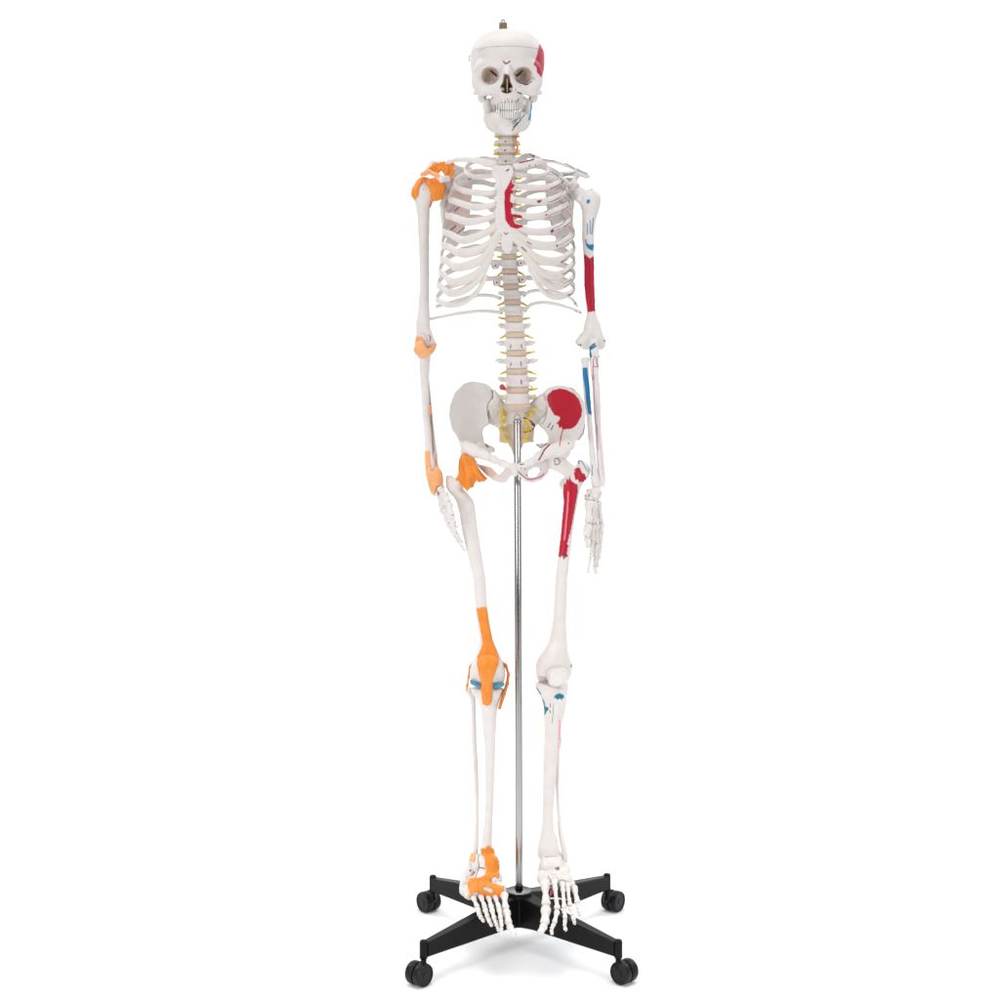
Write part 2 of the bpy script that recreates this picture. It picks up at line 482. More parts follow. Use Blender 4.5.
# hollows
for cx, sgn in ((352, 1), (600, -1)):
    sk.ell(A(cx, 466, -.082), (62 * u_, .034, 58 * u_), 'sub', k=.003, p=2.4, rotz=-10 * sgn)
    sk.ell(A(cx + 8 * sgn, 464, -.062), (54 * u_, .026, 50 * u_), 'sub', k=.006, rotz=-14 * sgn)
    sk.tube([A(cx + 12 * sgn, 436, -.038), A(cx + 52 * sgn, 466, -.042)], [.0014, .0020], 'sub', k=.001, flat=((0, 1, 0), 8))
    sk.ell(A(cx + 75 * sgn, 610, -.0), (.010, .03, .012), 'sub', k=.006)
sk.ell(A(476, 500, -.082), (24 * u_, .018, 52 * u_), 'sub', k=.003)
sk.ell(A(476, 556, -.078), (44 * u_, .024, 42 * u_), 'sub', k=.004)
sk.box(A(480, 545, -.068), (.0011, .016, .0135), k=.002)
sk.ell(A(446, 570, -.070), (.0045, .014, .0042), k=.002); sk.ell(A(508, 570, -.070), (.0045, .014, .0042), k=.002)
sk.ell(A(362, 705, -.045), (.008, .03, .018), 'sub', k=.008); sk.ell(A(618, 705, -.045), (.008, .03, .018), 'sub', k=.008)
for sg_ in (1, -1):
    Xs = (lambda u: u) if sg_ > 0 else (lambda u: 980 - u)
    sk.tube([A(Xs(408), 650, -.055), A(Xs(392), 655, -.030), A(Xs(384), 650, -.008)], [.008, .0075, .006], k=.005)
    sk.tube([A(Xs(384), 640, -.012), A(Xs(388), 715, -.010)], [.0065, .004], flat=((0, 1, 0), 2.), k=.004)
for q in range(8):                                                                           # tooth sockets ridges
    uu = 408 + q * 23.5; yy = -.088 + .030 * ((uu - 490) / 98.) ** 2
    sk.ell(A(uu, 655, yy + .002), (.0026, .003, .009), k=.002)
# skull cap cut
zc0 = W(0, 54.5, 0)[2]
capF = lambda P: (zc0 + .08 * (P[..., 1] - 0) * -.25) - P[..., 2]
TAN = (.58, .465, .375)  # socket and nose fills: tan stain plus warm bounced light painted into the colour
skull_paint = [
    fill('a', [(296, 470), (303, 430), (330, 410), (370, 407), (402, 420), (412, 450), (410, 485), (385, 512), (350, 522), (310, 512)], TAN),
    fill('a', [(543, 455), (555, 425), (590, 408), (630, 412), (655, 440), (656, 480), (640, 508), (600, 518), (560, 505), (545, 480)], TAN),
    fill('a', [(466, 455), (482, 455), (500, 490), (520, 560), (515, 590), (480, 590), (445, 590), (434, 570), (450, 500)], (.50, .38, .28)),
    fill('a', [(710, 240), (728, 270), (760, 300), (775, 400), (765, 500), (742, 490), (715, 472), (690, 442), (690, 412), (668, 388), (690, 330), (700, 290)], (.50, .022, .055)),
    line('a', [(453, 368), (472, 385), (500, 366)], DRED, .9), line('a', [(545, 500), (580, 520), (620, 528), (655, 510)], (.32, .18, .16), .35),
    line('a', [(600, 535), (630, 532)], INK, .45), line('a', [(555, 588), (580, 598)], INK, .8), line('a', [(552, 655), (560, 635)], INK, .6),
    line('a', [(275, 295), (315, 275)], (.45, .42, .42), .4), dot('a', 482, 636, DRED, .5), dot('a', 540, 572, DRED, .5), dot('a', 663, 487, INK, .45),
    dot('a', 676, 494, INK, .4), dot('a', 572, 545, DRED, .4), dot('a', 376, 557, (.3, .4, .35), .4), line('a', [(530, 450), (545, 470)], (.35, .12, .12), .4)]
Dg, lo = sk.grid()
gz = [lo[i] + sk.h * np.arange(Dg.shape[i]) for i in range(3)]
PP = np.stack(np.meshgrid(*gz, indexing='ij'), -1); cf = capF(PP)
hollow = -(Dg + .006)                                                                       # thin walled brain case above the cut
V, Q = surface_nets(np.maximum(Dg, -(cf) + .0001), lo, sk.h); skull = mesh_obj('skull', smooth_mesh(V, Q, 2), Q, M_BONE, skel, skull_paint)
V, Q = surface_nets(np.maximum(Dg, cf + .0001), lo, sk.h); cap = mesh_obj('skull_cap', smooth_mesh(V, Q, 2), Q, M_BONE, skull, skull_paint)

jaw = Solid(.0012)
jp = crom([A(340, 760, .004), A(352, 800, -.014), A(382, 819, -.038), A(428, 830, -.062), A(482, 833, -.077), A(532, 830, -.062), A(576, 819, -.038), A(612, 800, -.014), A(624, 760, .004)], 5)
jaw.tube(jp, .0056, flat=((0, 0, 1), 1.9), k=.006)
jaw.tube(crom([A(372, 775, -.030), A(405, 782, -.055), A(440, 790, -.068), A(485, 792, -.0765), A(530, 790, -.068), A(564, 784, -.052), A(594, 775, -.030)], 5), .0050, flat=((0, 0, 1), 1.9), k=.007)
for q_, sg in ((0, 1), (1, -1)):
    X = (lambda u: u) if sg > 0 else (lambda u: 964 - u)
    jaw.tube([A(X(340), 785, .004), A(X(328), 700, .012), A(X(314), 628, .018)], [.0058, .0046, .0042], flat=((0, 1, 0), 3.2), k=.007)
    jaw.tube([A(X(356), 780, -.014), A(X(350), 700, -.012), A(X(345), 640, -.010)], [.0062, .0050, .0032], k=.008)
    jaw.tube([A(X(356), 780, -.016), A(X(392), 770, -.040)], [.0062, .0050], k=.008)
jaw.ell(A(482, 852, -.079), (.013, .006, .006), k=.010)
jaw.build('lower_jaw', M_BONE, skull, [line('a', [(512, 800), (575, 770)], INK, .35), line('a', [(520, 815), (545, 795)], INK, .35), line('a', [(515, 860), (578, 782)], INK, .5),
    line('a', [(522, 835), (560, 800)], INK, .3), line('a', [(580, 775), (605, 748)], INK, .5), line('a', [(658, 655), (648, 740), (638, 782)], (.05, .3, .42), 1.3), dot('a', 500, 785, INK, .4)], allround=False)
for row, (v0, hh, yo, u0, u1) in enumerate(((692, .0074, 0, 400, 590), (744, .0078, .0004, 404, 584))):
    n = 12
    for q in range(n):
        t = (q + .5) / n; uu = u0 + (u1 - u0) * (.5 - .5 * math.cos(math.pi * (t * .86 + .07))) if False else u0 + (u1 - u0) * t
        yy = -.0905 + yo + .034 * abs((uu - 495) / 95.) ** 2.2
        s = Solid(.0006)
        w = (u1 - u0) / n / 2 * u_ * .97
        s.ell(A(uu, v0 - 3 if row == 0 else v0 + 3, yy), (w, .0032, hh), p=3.2)
        s.build('tooth', M_TOOTH, skull, it=1)
# hanging hook on top
s = Solid(.0009); s.box(A(450, 123, .012), (30 * u_, .0075, 31 * u_), rr=.001)
hk = s.build('hanging_hook', M_BRASS, skull)
V, F = sweep(crom([A(446, 95, .012), A(440, 80, .012), A(450, 68, .012), A(461, 80, .012), A(455, 95, .012)], 6), .0016, seg=8)
mesh_obj('hook_ring', V, F, M_WIRE, skull)
V, F = sweep(crom([A(470, 135, .012), A(485, 125, .005), A(500, 135, .0), A(508, 150, .0)], 6), .0005, seg=6)
mesh_obj('hook_wire', V, F, M_WIRE, skull)
for (u, v) in ((208, 345), (742, 335)):
    sgn = -1 if u < 400 else 1
    V, F = sweep(crom([A(u - sgn * 8, v - 18, .012), A(u + sgn * 3, v - 16, .010), A(u - sgn * 3, v, .010), A(u + sgn * 3, v + 12, .010), A(u - sgn * 8, v + 18, .012)], 5), .0010, seg=7)
    mesh_obj('cap_latch', V, F, M_WIRE, skull)

# ------------------------------------------------------------------ spine
# (name, centre px, top px, bottom px, half width px, depth y)
verts = []
def yspine(py):
    return float(np.interp(py, [95, 130, 165, 210, 250, 300, 340, 375, 400], [.010, .004, .022, .052, .060, .050, .036, .030, .034]))
cx_s = lambda py: float(np.interp(py, [95, 165, 257, 287, 319, 353, 390, 407], [506.5, 507, 509.3, 511.4, 514.2, 516.3, 517.6, 517.2]))
hw_s = lambda py: float(np.interp(py, [95, 135, 150, 165, 200, 257, 287, 319, 353, 371, 390, 407], [7.5, 7.0, 8.0, 9.0, 7.2, 7.4, 8.0, 9.3, 10.6, 11.2, 11.9, 12.6]))
cent = [100, 108.5, 117, 125.5, 134, 141, 149, 157.5]
levels = []                                      # (top, bottom, kind)
cb = [94, 103, 111.5, 120, 128.5, 137, 145, 154]
for i in range(7): levels.append((cb[i], cb[i + 1], 'c'))
tb = [154, 166, 178.5, 191.5, 204.5, 217.5, 230.5, 243.5, 257.2, 271.8, 287, 302.6, 319]
for i in range(12): levels.append((tb[i], tb[i + 1], 't'))
lb = [319, 335.2, 353.3, 371.3, 389.8, 407.3]
for i in range(5): levels.append((lb[i], lb[i + 1], 'l'))
spine_marks = {5: [dot('b', 958, 105, INK, .7), dot('b', 885, 62, DRED, .8), line('b', [(915, 66), (995, 62)], INK, .35)], 6: [dot('b', 955, 185, INK, .8), dot('b', 888, 140, DRED, 1.0), line('b', [(900, 135), (1060, 137)], (.3, .2, .15), .35)], 7: [dot('b', 962, 286, INK, .8)],
   19: [], 20: [line('o', [(235, 615), (233, 632)], INK, .5), line('o', [(289, 612), (292, 632)], DRED, .6)], 21: [line('o', [(236, 708), (233, 722)], INK, .5), line('o', [(286, 702), (289, 722)], INK, .6)],
   22: [line('o', [(233, 798), (233, 818)], PINK, .5), line('o', [(288, 795), (290, 815)], INK, .7)]}
allv = []
for i, (t, b, kd) in enumerate(levels):
    gap = {'c': 1.4, 't': 4.6 if t > 240 else 1.8, 'l': 5.6}[kd]
    if i >= 16 and kd == 't': gap = 5.2
    t2, b2 = t + gap / 2, b - gap / 2
    cy = (t + b) / 2; y = yspine(cy); xc = cx_s(cy); hw = hw_s(cy)
    s = Solid(.0011 if kd != 'l' else .0013)
    rat = {'c': .78, 't': .95, 'l': .72}[kd]
    dw = .5 if kd == 'c' else 1.0
    mid = .86
    wl, wt = hw_s(b), hw_s(t)
    s.column('0', [(t2, cx_s(t) - wt - dw, cx_s(t) + wt + dw), (t2 + (b2 - t2) * .18, cx_s(t) - wt - dw * .6, cx_s(t) + wt + dw * .6), (cy, xc - hw * mid, xc + hw * mid),
                   (b2 - (b2 - t2) * .18, cx_s(b) - wl - dw * .6, cx_s(b) + wl + dw * .6), (b2, cx_s(b) - wl - dw, cx_s(b) + wl + dw)], y, rat, bl=2, k=.001)
    rb = hw * SC * rat
    # arch, processes
    c = W(xc, cy, y)
    sz = {'c': .020, 't': .026, 'l': .034}[kd] * (1 if kd != 't' else 1.1 - abs(i - 13) * .02)
    for sg in (-1, 1):
        s.tube([c + [sg * hw * SC * .7, rb * .6, .002], c + [sg * hw * SC * .85, rb + .010, .002], c + [0, rb + .022, -.002]], [.0045, .0045, .004], k=.004)
        if kd == 'c': s.tube([c + [sg * hw * SC * .8, rb * .3, 0], c + [sg * (hw * SC + .0075), rb * .3 - .002, -.003]], [.0045, .0035], k=.003)
        if kd == 't':
            L = .022 if i < 17 else .010
            s.tube([c + [sg * hw * SC * .85, rb + .008, .003], c + [sg * (hw * SC * .85 + L), rb + .018, .004]], [.005, .0045], k=.004)
        if kd == 'l':
            ext = {19: .012, 20: .017, 21: .019, 22: .014, 23: .012}[i]
            s.tube([c + [sg * hw * SC * .8, rb * .8, .001], c + [sg * (hw * SC + ext * .6), rb * .9, .002], c + [sg * (hw * SC + ext), rb * .9, .004]], [.006, .0034, .0028], k=.005, flat=((0, 0, 1), 1.1))
        s.ell(c + [sg * .012, rb + .016, -.012], (.005, .005, .009), k=.004)
    if i > 0:
        s.tube([c + [0, rb + .020, -.002], c + [0, rb + .045, {'c': -.006, 't': -.024, 'l': -.008}[kd]]], [.0045, .0032], flat=((0, 0, 1), 1.9), k=.004)
    s.rough(.0004, 700)
    mk = list(spine_marks.get(i, []))
    ob = s.build('vertebra', M_BONE, skel, mk or None)
    allv.append((ob, t, b, kd, y, rb))
    # disc under this vertebra
    if i >= 1:
        xb, hb = cx_s(b), hw_s(b)
        d = Solid(.0011)
        g2 = gap / 2 + .5
        d.column('0', [(b - g2, xb - hb - .3, xb + hb + .3), (b, xb - hb - .7, xb + hb + .7), (b + g2, xb - hb - .3, xb + hb + .3)], yspine(b), rat * .98, bl=1)
        d.build('intervertebral_disc', M_DISC, ob)
    # nerves
    nr = []
    if kd == 'c' and i >= 4:
        nr = [(-1, 5.2, 1.0), (1, 5.4, 1.6)]
    elif kd == 't' and i < 16:
        nr = [(-1, 5, 3), (1, 6, 2)]
    elif kd == 't': nr = [(-1, 6.5, 1.5), (1, 6.5, 2.5)]
    elif kd == 'l': nr = [(-1, 5.5, 2), (1, 8, 2)]
    for sg, L, drop in nr:
        jl = random.uniform(-.6, .6) + ((3.2 if i % 2 else -1.2) if i >= 14 else 0)
        x0 = cx_s(b) + sg * (hw_s(b) * .82)
        pts = [W(x0, b - .6, y + rb * .7), W(x0 + sg * L * .55, b + .1 + jl * .3, y + rb * .5), W(x0 + sg * (L + hw_s(b) * .16), b + jl, y + rb * .25)]
        V, F = sweep(crom(pts, 4), [.0036, .0032, .0018] if kd == 'c' else [.0026, .0025, .0018], seg=8)
        mesh_obj('spinal_nerve', V, F, M_NERVE, ob)
# vertebral artery (red/orange) along the neck, right side
V, F = sweep(crom([W(516.5, 136, .004), W(515.8, 142, .0), W(517.5, 147, .0), W(516, 153, .004)], 5), .0017, seg=8)
mesh_obj('vertebral_artery', V, F, principled('artery_orange', (.75, .18, .04), .4), skel)
s = Solid(.0009); s.ell(ZW('o', 190, 830, .005), (.0055, .005, .0055)); s.ell(ZW('o', 200, 838, .006), (.005, .004, .003)); s.rough(.0006, 900)
s.build('slipped_disc_bulge', M_RED, allv[22][0])

# ------------------------------------------------------------------ ribs
BACKOFF = .022
def rib(i, side, pts, cart, junction_a=(.0042, .0046), thick=.0026, paint=None, cpaint=None, ca=None):
    "pts: list of (px, py, y) from the vertebra round to the junction; cart: on to the sternum"
    wp = [W(*p) for p in pts]; wc = [W(*p) for p in cart[1:]] if cart else []
    full = crom(wp + wc, 14)
    d_ = np.r_[0, np.cumsum(np.linalg.norm(np.diff(full, axis=0), axis=1))]
    n_ = int(d_[-1] / .0015); g_ = np.linspace(0, d_[-1], n_)
    full = np.stack([np.interp(g_, d_, full[:, q]) for q in range(3)], 1)
    e0, e1 = full[0].copy(), full[-1].copy()
    for q in range(52):
        full[1:-1] = .25 * full[:-2] + .5 * full[1:-1] + .25 * full[2:]
    js = np.argmin(np.linalg.norm(full - wp[-1], axis=1)) if cart else n_ - 1
    P = full[:js + 1]
    if side > 0 and 2 <= i <= 10:
        X_, Y_ = toPx(P); n0, n1 = int(len(P) * .42), int(len(P) * .97)
        of = (junction_a[0] / SC) * .62
        paint = (paint or []) + [('line', list(zip(X_[n0:n1:4], Y_[n0:n1:4] + of)), (.20, .07, .10), .75)]
        if i % 2 == 0 or i > 5: paint.append(('line', list(zip(X_[n0:int(len(P) * .8):4], Y_[n0:int(len(P) * .8):4] - of)), (.16, .17, .20), .6))
    V, F = sweep(P, [.0042] + [junction_a[0]] * 3 + [junction_a[1] * .92, junction_a[1]], [.0036, thick, thick, thick], seg=26)
    # small irregularity
    V = V + .00025 * np.sin(V[:, [2, 0, 1]] * 420 + i)
    o = mesh_obj('rib', V, F, M_BONE, skel, paint)
    if cart:
        P2 = full[js:]
        V, F = sweep(P2, ca or [junction_a[1] * 1.02, junction_a[1] * .9], [thick * 1.1, thick * 1.2, thick * 1.2], seg=26)
        mesh_obj('costal_cartilage', V, F, M_CART, o, cpaint)
    return o
vy = {1: 166, 2: 178, 3: 190, 4: 202, 5: 214, 6: 226, 7: 238, 8: 251, 9: 265, 10: 281, 11: 297, 12: 312.5}
def T(u, v, y): (p,) = zz('t', [(u, v)]); return (p[0], p[1], y)
def U(u, v, y): (p,) = zz('u', [(u, v)]); return (p[0], p[1], y)
left = {  # lateral..front points, then the cartilage
 1: ([(486, 158, .055), (470, 163, .035), (465, 172, -.005), (474, 177, -.04), (482, 177, -.055)], [(482, 177, -.055), (490, 176, -.067), (497, 175, -.070)]),
 2: ([(480, 171, .085), (462, 176, .06), (454, 184, .01), T(190, 72, -.035), T(285, 90, -.062)], [T(285, 90, -.062), T(360, 95, -.072), T(450, 88, -.078)]),
 3: ([(476, 181, .095), (456, 186, .065), (449, 198, .01), T(150, 155, -.035), T(272, 195, -.070)], [T(272, 195, -.070), T(350, 190, -.079), T(455, 172, -.083)]),
 4: ([(474, 192, .10), (453, 199, .07), (446, 214, .01), T(125, 262, -.035), T(228, 300, -.073)], [T(228, 300, -.073), T(320, 290, -.083), T(460, 245, -.087)]),
 5: ([(473, 204, .105), (451, 213, .07), (443, 230, .01), T(105, 385, -.03), T(200, 432, -.074)], [T(200, 432, -.074), T(300, 405, -.087), T(400, 355, -.091), T(465, 300, -.091)]),
 6: ([(473, 217, .105), (450, 227, .07), (442, 244, .01), T(95, 478, -.03), T(170, 520, -.072)], [T(170, 520, -.072), T(270, 515, -.088), T(370, 470, -.093), T(440, 400, -.094), T(475, 350, -.092)]),
 7: ([(473, 232, .105), (448, 242, .07), (441, 258, .01), T(80, 575, -.03), T(145, 622, -.068)], [T(145, 622, -.068), T(230, 612, -.086), T(330, 570, -.094), T(400, 490, -.095), T(465, 400, -.092)]),
 8: ([(474, 247, .10), (448, 257, .07), (439.5, 271, .01), T(70, 680, -.03), T(112, 730, -.06)], [T(112, 730, -.06), T(200, 718, -.081), T(300, 670, -.092), T(370, 590, -.094), T(410, 520, -.094)]),
 9: ([(475, 263, .095), (448, 272, .07), (438, 284, .015), T(55, 770, -.025), T(96, 808, -.053)], [T(96, 808, -.053), T(180, 800, -.074), T(270, 750, -.086), T(340, 670, -.092), T(380, 600, -.093)]),
 10: ([(476, 280, .09), (448, 287, .07), (436.5, 298, .02), T(40, 868, -.015), T(80, 890, -.04)], [T(80, 890, -.04), T(150, 893, -.058), T(235, 858, -.073), T(315, 780, -.084), T(365, 680, -.09)]),
 11: ([T(400, 825, .075), T(300, 825, .085), T(180, 855, .075), T(60, 890, .045), T(8, 905, .015)], None),
 12: ([T(400, 938, .07), T(300, 938, .08), T(150, 957, .08), T(50, 975, .07), T(-30, 992, .055)], None)}
right = {
 1: ([(525, 155, .055), (541, 160, .035), (548, 171, -.005), (540, 176, -.04), (531, 176, -.055)], [(531, 176, -.055), (521, 175, -.067), (512, 173, -.070)]),
 2: ([(533, 165, .085), (551, 170, .06), (562, 178, .01), (558, 183, -.035), (547, 187.5, -.062)], [(547, 187.5, -.062), (531, 187.5, -.072), (511, 186, -.078)]),
 3: ([(536, 178, .095), (558, 180, .065), (567, 190, .01), (560, 196, -.03), (547, 201, -.066)], [(547, 201, -.066), (531, 201.5, -.079), (510, 199, -.083)]),
 4: ([(537, 190, .10), (561, 192, .07), (570, 203, .01), (562, 208, -.03), (544, 215.5, -.071)], [(544, 215.5, -.071), (530, 216.5, -.083), (509, 213, -.087)]),
 5: ([(538, 203, .105), (563, 206, .07), (572, 218, .01), (565, 224, -.03), (549, 231, -.070)], [(549, 231, -.070), (535, 232, -.085), (521, 229, -.091), (508, 222, -.091)]),
 6: ([(539, 217, .105), (565, 222, .07), (574, 233, .01), (567, 239, -.03), (555, 245, -.068)], [(555, 245, -.068), (543, 246, -.082), (530, 243, -.091), (518, 235, -.094), (508, 228, -.092)]),
 7: ([(540, 231, .105), (567, 237, .07), (574.5, 248, .01), (568, 255, -.03), (558, 261, -.064)], [(558, 261, -.064), (545, 261, -.082), (533, 256, -.092), (521, 244, -.095), (509, 234, -.092)]),
 8: ([(540, 246, .10), (567, 252, .07), (574.5, 261, .01), (569, 268, -.03), (561, 274.5, -.058)], [(561, 274.5, -.058), (549, 275, -.077), (538, 270, -.089), (528, 258, -.094), (519, 246, -.094)]),
 9: ([(540, 262, .095), (566, 266, .07), (574.5, 274, .015), (570, 281, -.025), (562, 286, -.050)], [(562, 286, -.050), (552, 286, -.068), (541, 280, -.084), (532, 268, -.092), (525, 256, -.093)]),
 10: ([(538, 278, .09), (564, 280, .07), (574, 286, .02), (572, 292, -.02), (566, 295, -.040)], [(566, 295, -.040), (556, 297.5, -.058), (545, 293, -.073), (536, 281, -.086), (529, 268, -.092)]),
 11: ([(531, 291, .075), (545, 290.5, .085), (560, 293, .075), (572, 299, .045), (577, 306, .02)], None),
 12: ([(532, 304, .07), (545, 302.5, .08), (560, 305, .08), (572, 308.5, .065), (580.5, 312.5, .05)], None)}
redst = [(160, 405), (185, 410), (180, 440), (140, 500), (120, 530), (100, 540), (130, 555), (125, 575), (98, 585), (95, 650), (130, 680), (130, 705), (100, 715), (105, 762), (190, 772), (208, 800), (190, 822), (125, 825), (140, 852), (205, 865), (208, 888), (150, 900), (90, 880), (50, 820), (38, 700), (40, 560), (75, 500), (110, 430)]
RL = (.13, .13, .15); PK = (.62, .18, .24)
rpaint = {2: [line('c', [(300, 558), (440, 548), (540, 500)], PK, .4), line('c', [(240, 500), (330, 485), (430, 490)], RL, .35), line('c', [(430, 590), (500, 560), (540, 510)], RL, .35)],
 3: [line('c', [(330, 690), (470, 650), (545, 600), (590, 540)], PK, .45), fill('c', [(330, 640), (380, 632), (375, 655), (345, 668)], DRED), line('c', [(240, 615), (330, 612), (430, 618)], RL, .4)],
 4: [line('c', [(400, 808), (520, 770), (600, 710), (620, 680)], PK, .45), line('c', [(395, 755), (405, 785), (430, 765)], DRED, .7), line('c', [(230, 750), (380, 750), (480, 700), (590, 610)], RL, .4)],
 5: [line('c', [(460, 955), (560, 910), (640, 840)], PK, .45), line('c', [(370, 930), (430, 932)], DRED, .6), fill('c', [(455, 910), (490, 910), (485, 930), (462, 940)], DRED), line('c', [(470, 905), (560, 860), (630, 780)], RL, .4)],
 6: [fill('e', [(490, 140), (530, 130), (525, 155), (498, 162)], (.36, .01, .05)), line('e', [(490, 185), (570, 160), (640, 110)], RL, .45), line('e', [(475, 125), (560, 80), (640, 20)], RL, .45)],
 7: [fill('e', [(515, 245), (535, 245), (540, 300), (520, 305)], PINK), line('e', [(555, 300), (640, 255)], RL, .45), line('e', [(570, 215), (640, 130)], RL, .45)],
 8: [fill('e', [(545, 360), (570, 360), (572, 420), (550, 425)], PINK), line('e', [(575, 400), (655, 360)], RL, .45), line('e', [(580, 345), (650, 270)], RL, .45)],
 9: [line('e', [(565, 480), (575, 520)], PINK, .8), line('e', [(585, 485), (650, 450)], RL, .45), line('e', [(580, 440), (655, 370)], RL, .4)],
 10: [line('e', [(585, 570), (595, 610)], PK, .8), line('e', [(620, 545), (665, 520)], RL, .45), line('e', [(615, 590), (665, 575)], RL, .4)],
 11: [line('e', [(650, 590), (700, 630)], RL, .4), line('e', [(665, 700), (700, 640)], RL, .4)], 12: [dot('e', 690, 740, RL, .5), dot('e', 735, 755, INK, .6)], 1: [line('c', [(250, 200), (300, 240)], RL, .4), dot('c', 305, 238, INK, .9)]}
cp = {2: [line('c', [(310, 555), (440, 548)], PK, .4)], 3: [fill('c', [(330, 640), (380, 632), (375, 655), (345, 668)], DRED)], 5: [fill('c', redst, RED), line('c', [(250, 925), (430, 965)], PINK, .5)],
      4: [fill('c', redst, RED)], 7: [line('e', [(195, 155), (240, 195)], DRED, .8), fill('c', redst, RED)], 6: [fill('c', redst, RED), line('e', [(245, 105), (285, 130)], DRED, .7)]}
lshade = {k: [line('0', [(448 + k, 0), (448 + k, 1)], INK, .1)] for k in ()}
def junction_line(pts):
    p = pts[-1]
    return [line('0', [(p[0], p[1] - 4), (p[0] + .5, p[1] + 4)], (.50, .44, .42), .35)]
for i in range(1, 13):
    for side, tab in ((-1, left), (1, right)):
        pts, cart = tab[i]
        y = yspine(vy[i]); hw = hw_s(vy[i])
        start = (cx_s(vy[i]) + side * hw * 1.05, vy[i] - (3 if i < 11 else 0), y + .022)
        a2 = {1: .0050, 2: .0062, 3: .0070, 4: .0074, 5: .0076, 6: .0084, 7: .0082, 8: .0078, 9: .0072, 10: .0060, 11: .0036, 12: .0033}[i]
        a1 = min(a2, .0062) if i < 11 else .0036
        pr = list(rpaint.get(i, [])) if side > 0 else []
        if i in (11, 12):
            q = T(465, 845, y - .01) if i == 11 else T(475, 950, y - .01)
            if side > 0: q = U(62, 825, y - .01) if i == 11 else U(70, 935, y - .01)
            start = q
            pr.append(dot('0', q[0] + (-.3 if side < 0 else 1), q[1], INK, .5))
        if cart: pr += junction_line(pts)
        ca = None
        if i in (6, 7, 8, 9): ca = [a2 * 1.03, a2 * 1.1, a2 * .85, a2 * .7]
        if i == 10: ca = [a2, a2, a2 * .8, a2 * .7]
        if i in (3, 4): ca = [a2 * 1.03, a2 * .85, a2 * .78]
        rib(i, side, [start] + pts, cart, (a1, a2), .0030 if i < 11 else .0026, pr or None, cp.get(i) if side > 0 else None, ca)
# costal joints seen beside the lower thoracic vertebrae
for (k, u, v) in (('d', 868, 325), ('d', 880, 478), ('e', 190, 300), ('e', 203, 452)):
    s = Solid(.0009); s.ell(ZW(k, u, v, .055), (.0078, .006, .0075), p=2.2); s.rough(.0006, 800)
    s.build('costal_joint', M_BONE, skel, [dot(k, u, v, INK, .75), line(k, [(u - 35, v - 20), (u - 20, v + 28)], (.35, .25, .2), .35)])

# ------------------------------------------------------------------ sternum
ys = lambda px, py: np.interp(py, [160, 185, 235, 256], [-.071, -.083, -.093, -.092])
st = Solid(.0012)
st.plate('0', [(492, 167), (496.5, 164.8), (503, 165.8), (510, 165), (513.5, 168), (514, 173), (511.5, 180), (512, 186), (513, 192), (513, 205), (513.5, 218), (513, 228), (510.5, 233.5), (503, 235), (497, 233),
               (495, 227), (495.5, 215), (496.5, 200), (497, 188), (496, 181), (492.5, 177), (491, 171)], ys, .0042, k=.002)
st.plate('0', [(503, 232), (510, 231), (513, 240), (512.5, 248), (509.5, 253.5), (505.5, 254), (501.5, 248), (500.5, 240)], ys, .0030, k=.003)
for v in (187, 199, 213, 224): 
    for x in (497, 513): st.ell(W(x, v, ys(0, v)), (.006, .0045, .0055), k=.004)
st.rough(.0004, 450)
st.build('breastbone', M_BONE, skel, [fill('c', redst, RED), line('c', [(40, 935), (55, 950), (72, 935)], INK, .5), line('c', [(60, 372), (80, 358)], INK, .9)])
# red attachment fingers that run on to the cartilages: thin raised paint sheets
for pts in ([(100, 765), (190, 772), (208, 800), (190, 822), (100, 825)], [(100, 850), (205, 865), (208, 888), (150, 900), (100, 885)]):
    pass

# ------------------------------------------------------------------ collarbones and shoulder blades
s = Solid(.0012)
s.tube([ZW('b', 850, 310, -.068), ZW('b', 780, 298, -.068), ZW('b', 690, 275, -.064), ZW('b', 600, 268, -.052), ZW('b', 520, 268, -.036), ZW('b', 450, 285, -.018), ZW('b', 400, 315, 0)],
       [.0078, .0070, .0058, .0046, .0042, .0044, .005], flat=((0, 0, 1), 1.0), k=.004)
s.build('collarbone', M_BONE, skel)
s = Solid(.0012)
s.tube([ZW('c', 140, 335, -.068), ZW('c', 220, 315, -.068), ZW('c', 320, 290, -.064), ZW('c', 390, 280, -.054), ZW('c', 480, 287, -.038), ZW('c', 600, 320, -.018), ZW('c', 700, 362, 0), ZW('c', 780, 405, .012)],
       [.0068, .0072, .0064, .0040, .0028, .0030, .0038, .005], k=.004)
s.build('collarbone', M_BONE, skel, [line('c', [(178, 298), (305, 268)], DRED, .9), line('c', [(390, 270), (520, 285), (600, 305), (670, 350)], (.25, .1, .14), .5), line('c', [(700, 362), (790, 400)], RL, .4),
    dot('c', 268, 326, INK, .6), dot('c', 322, 318, INK, .6), line('c', [(105, 320), (115, 350), (150, 382)], RL, .35), line('c', [(150, 382), (200, 365), (300, 350)], (.4, .35, .3), .3)])

ysc = lambda px, py: .088 - .004 * np.abs(py - 200) / 40
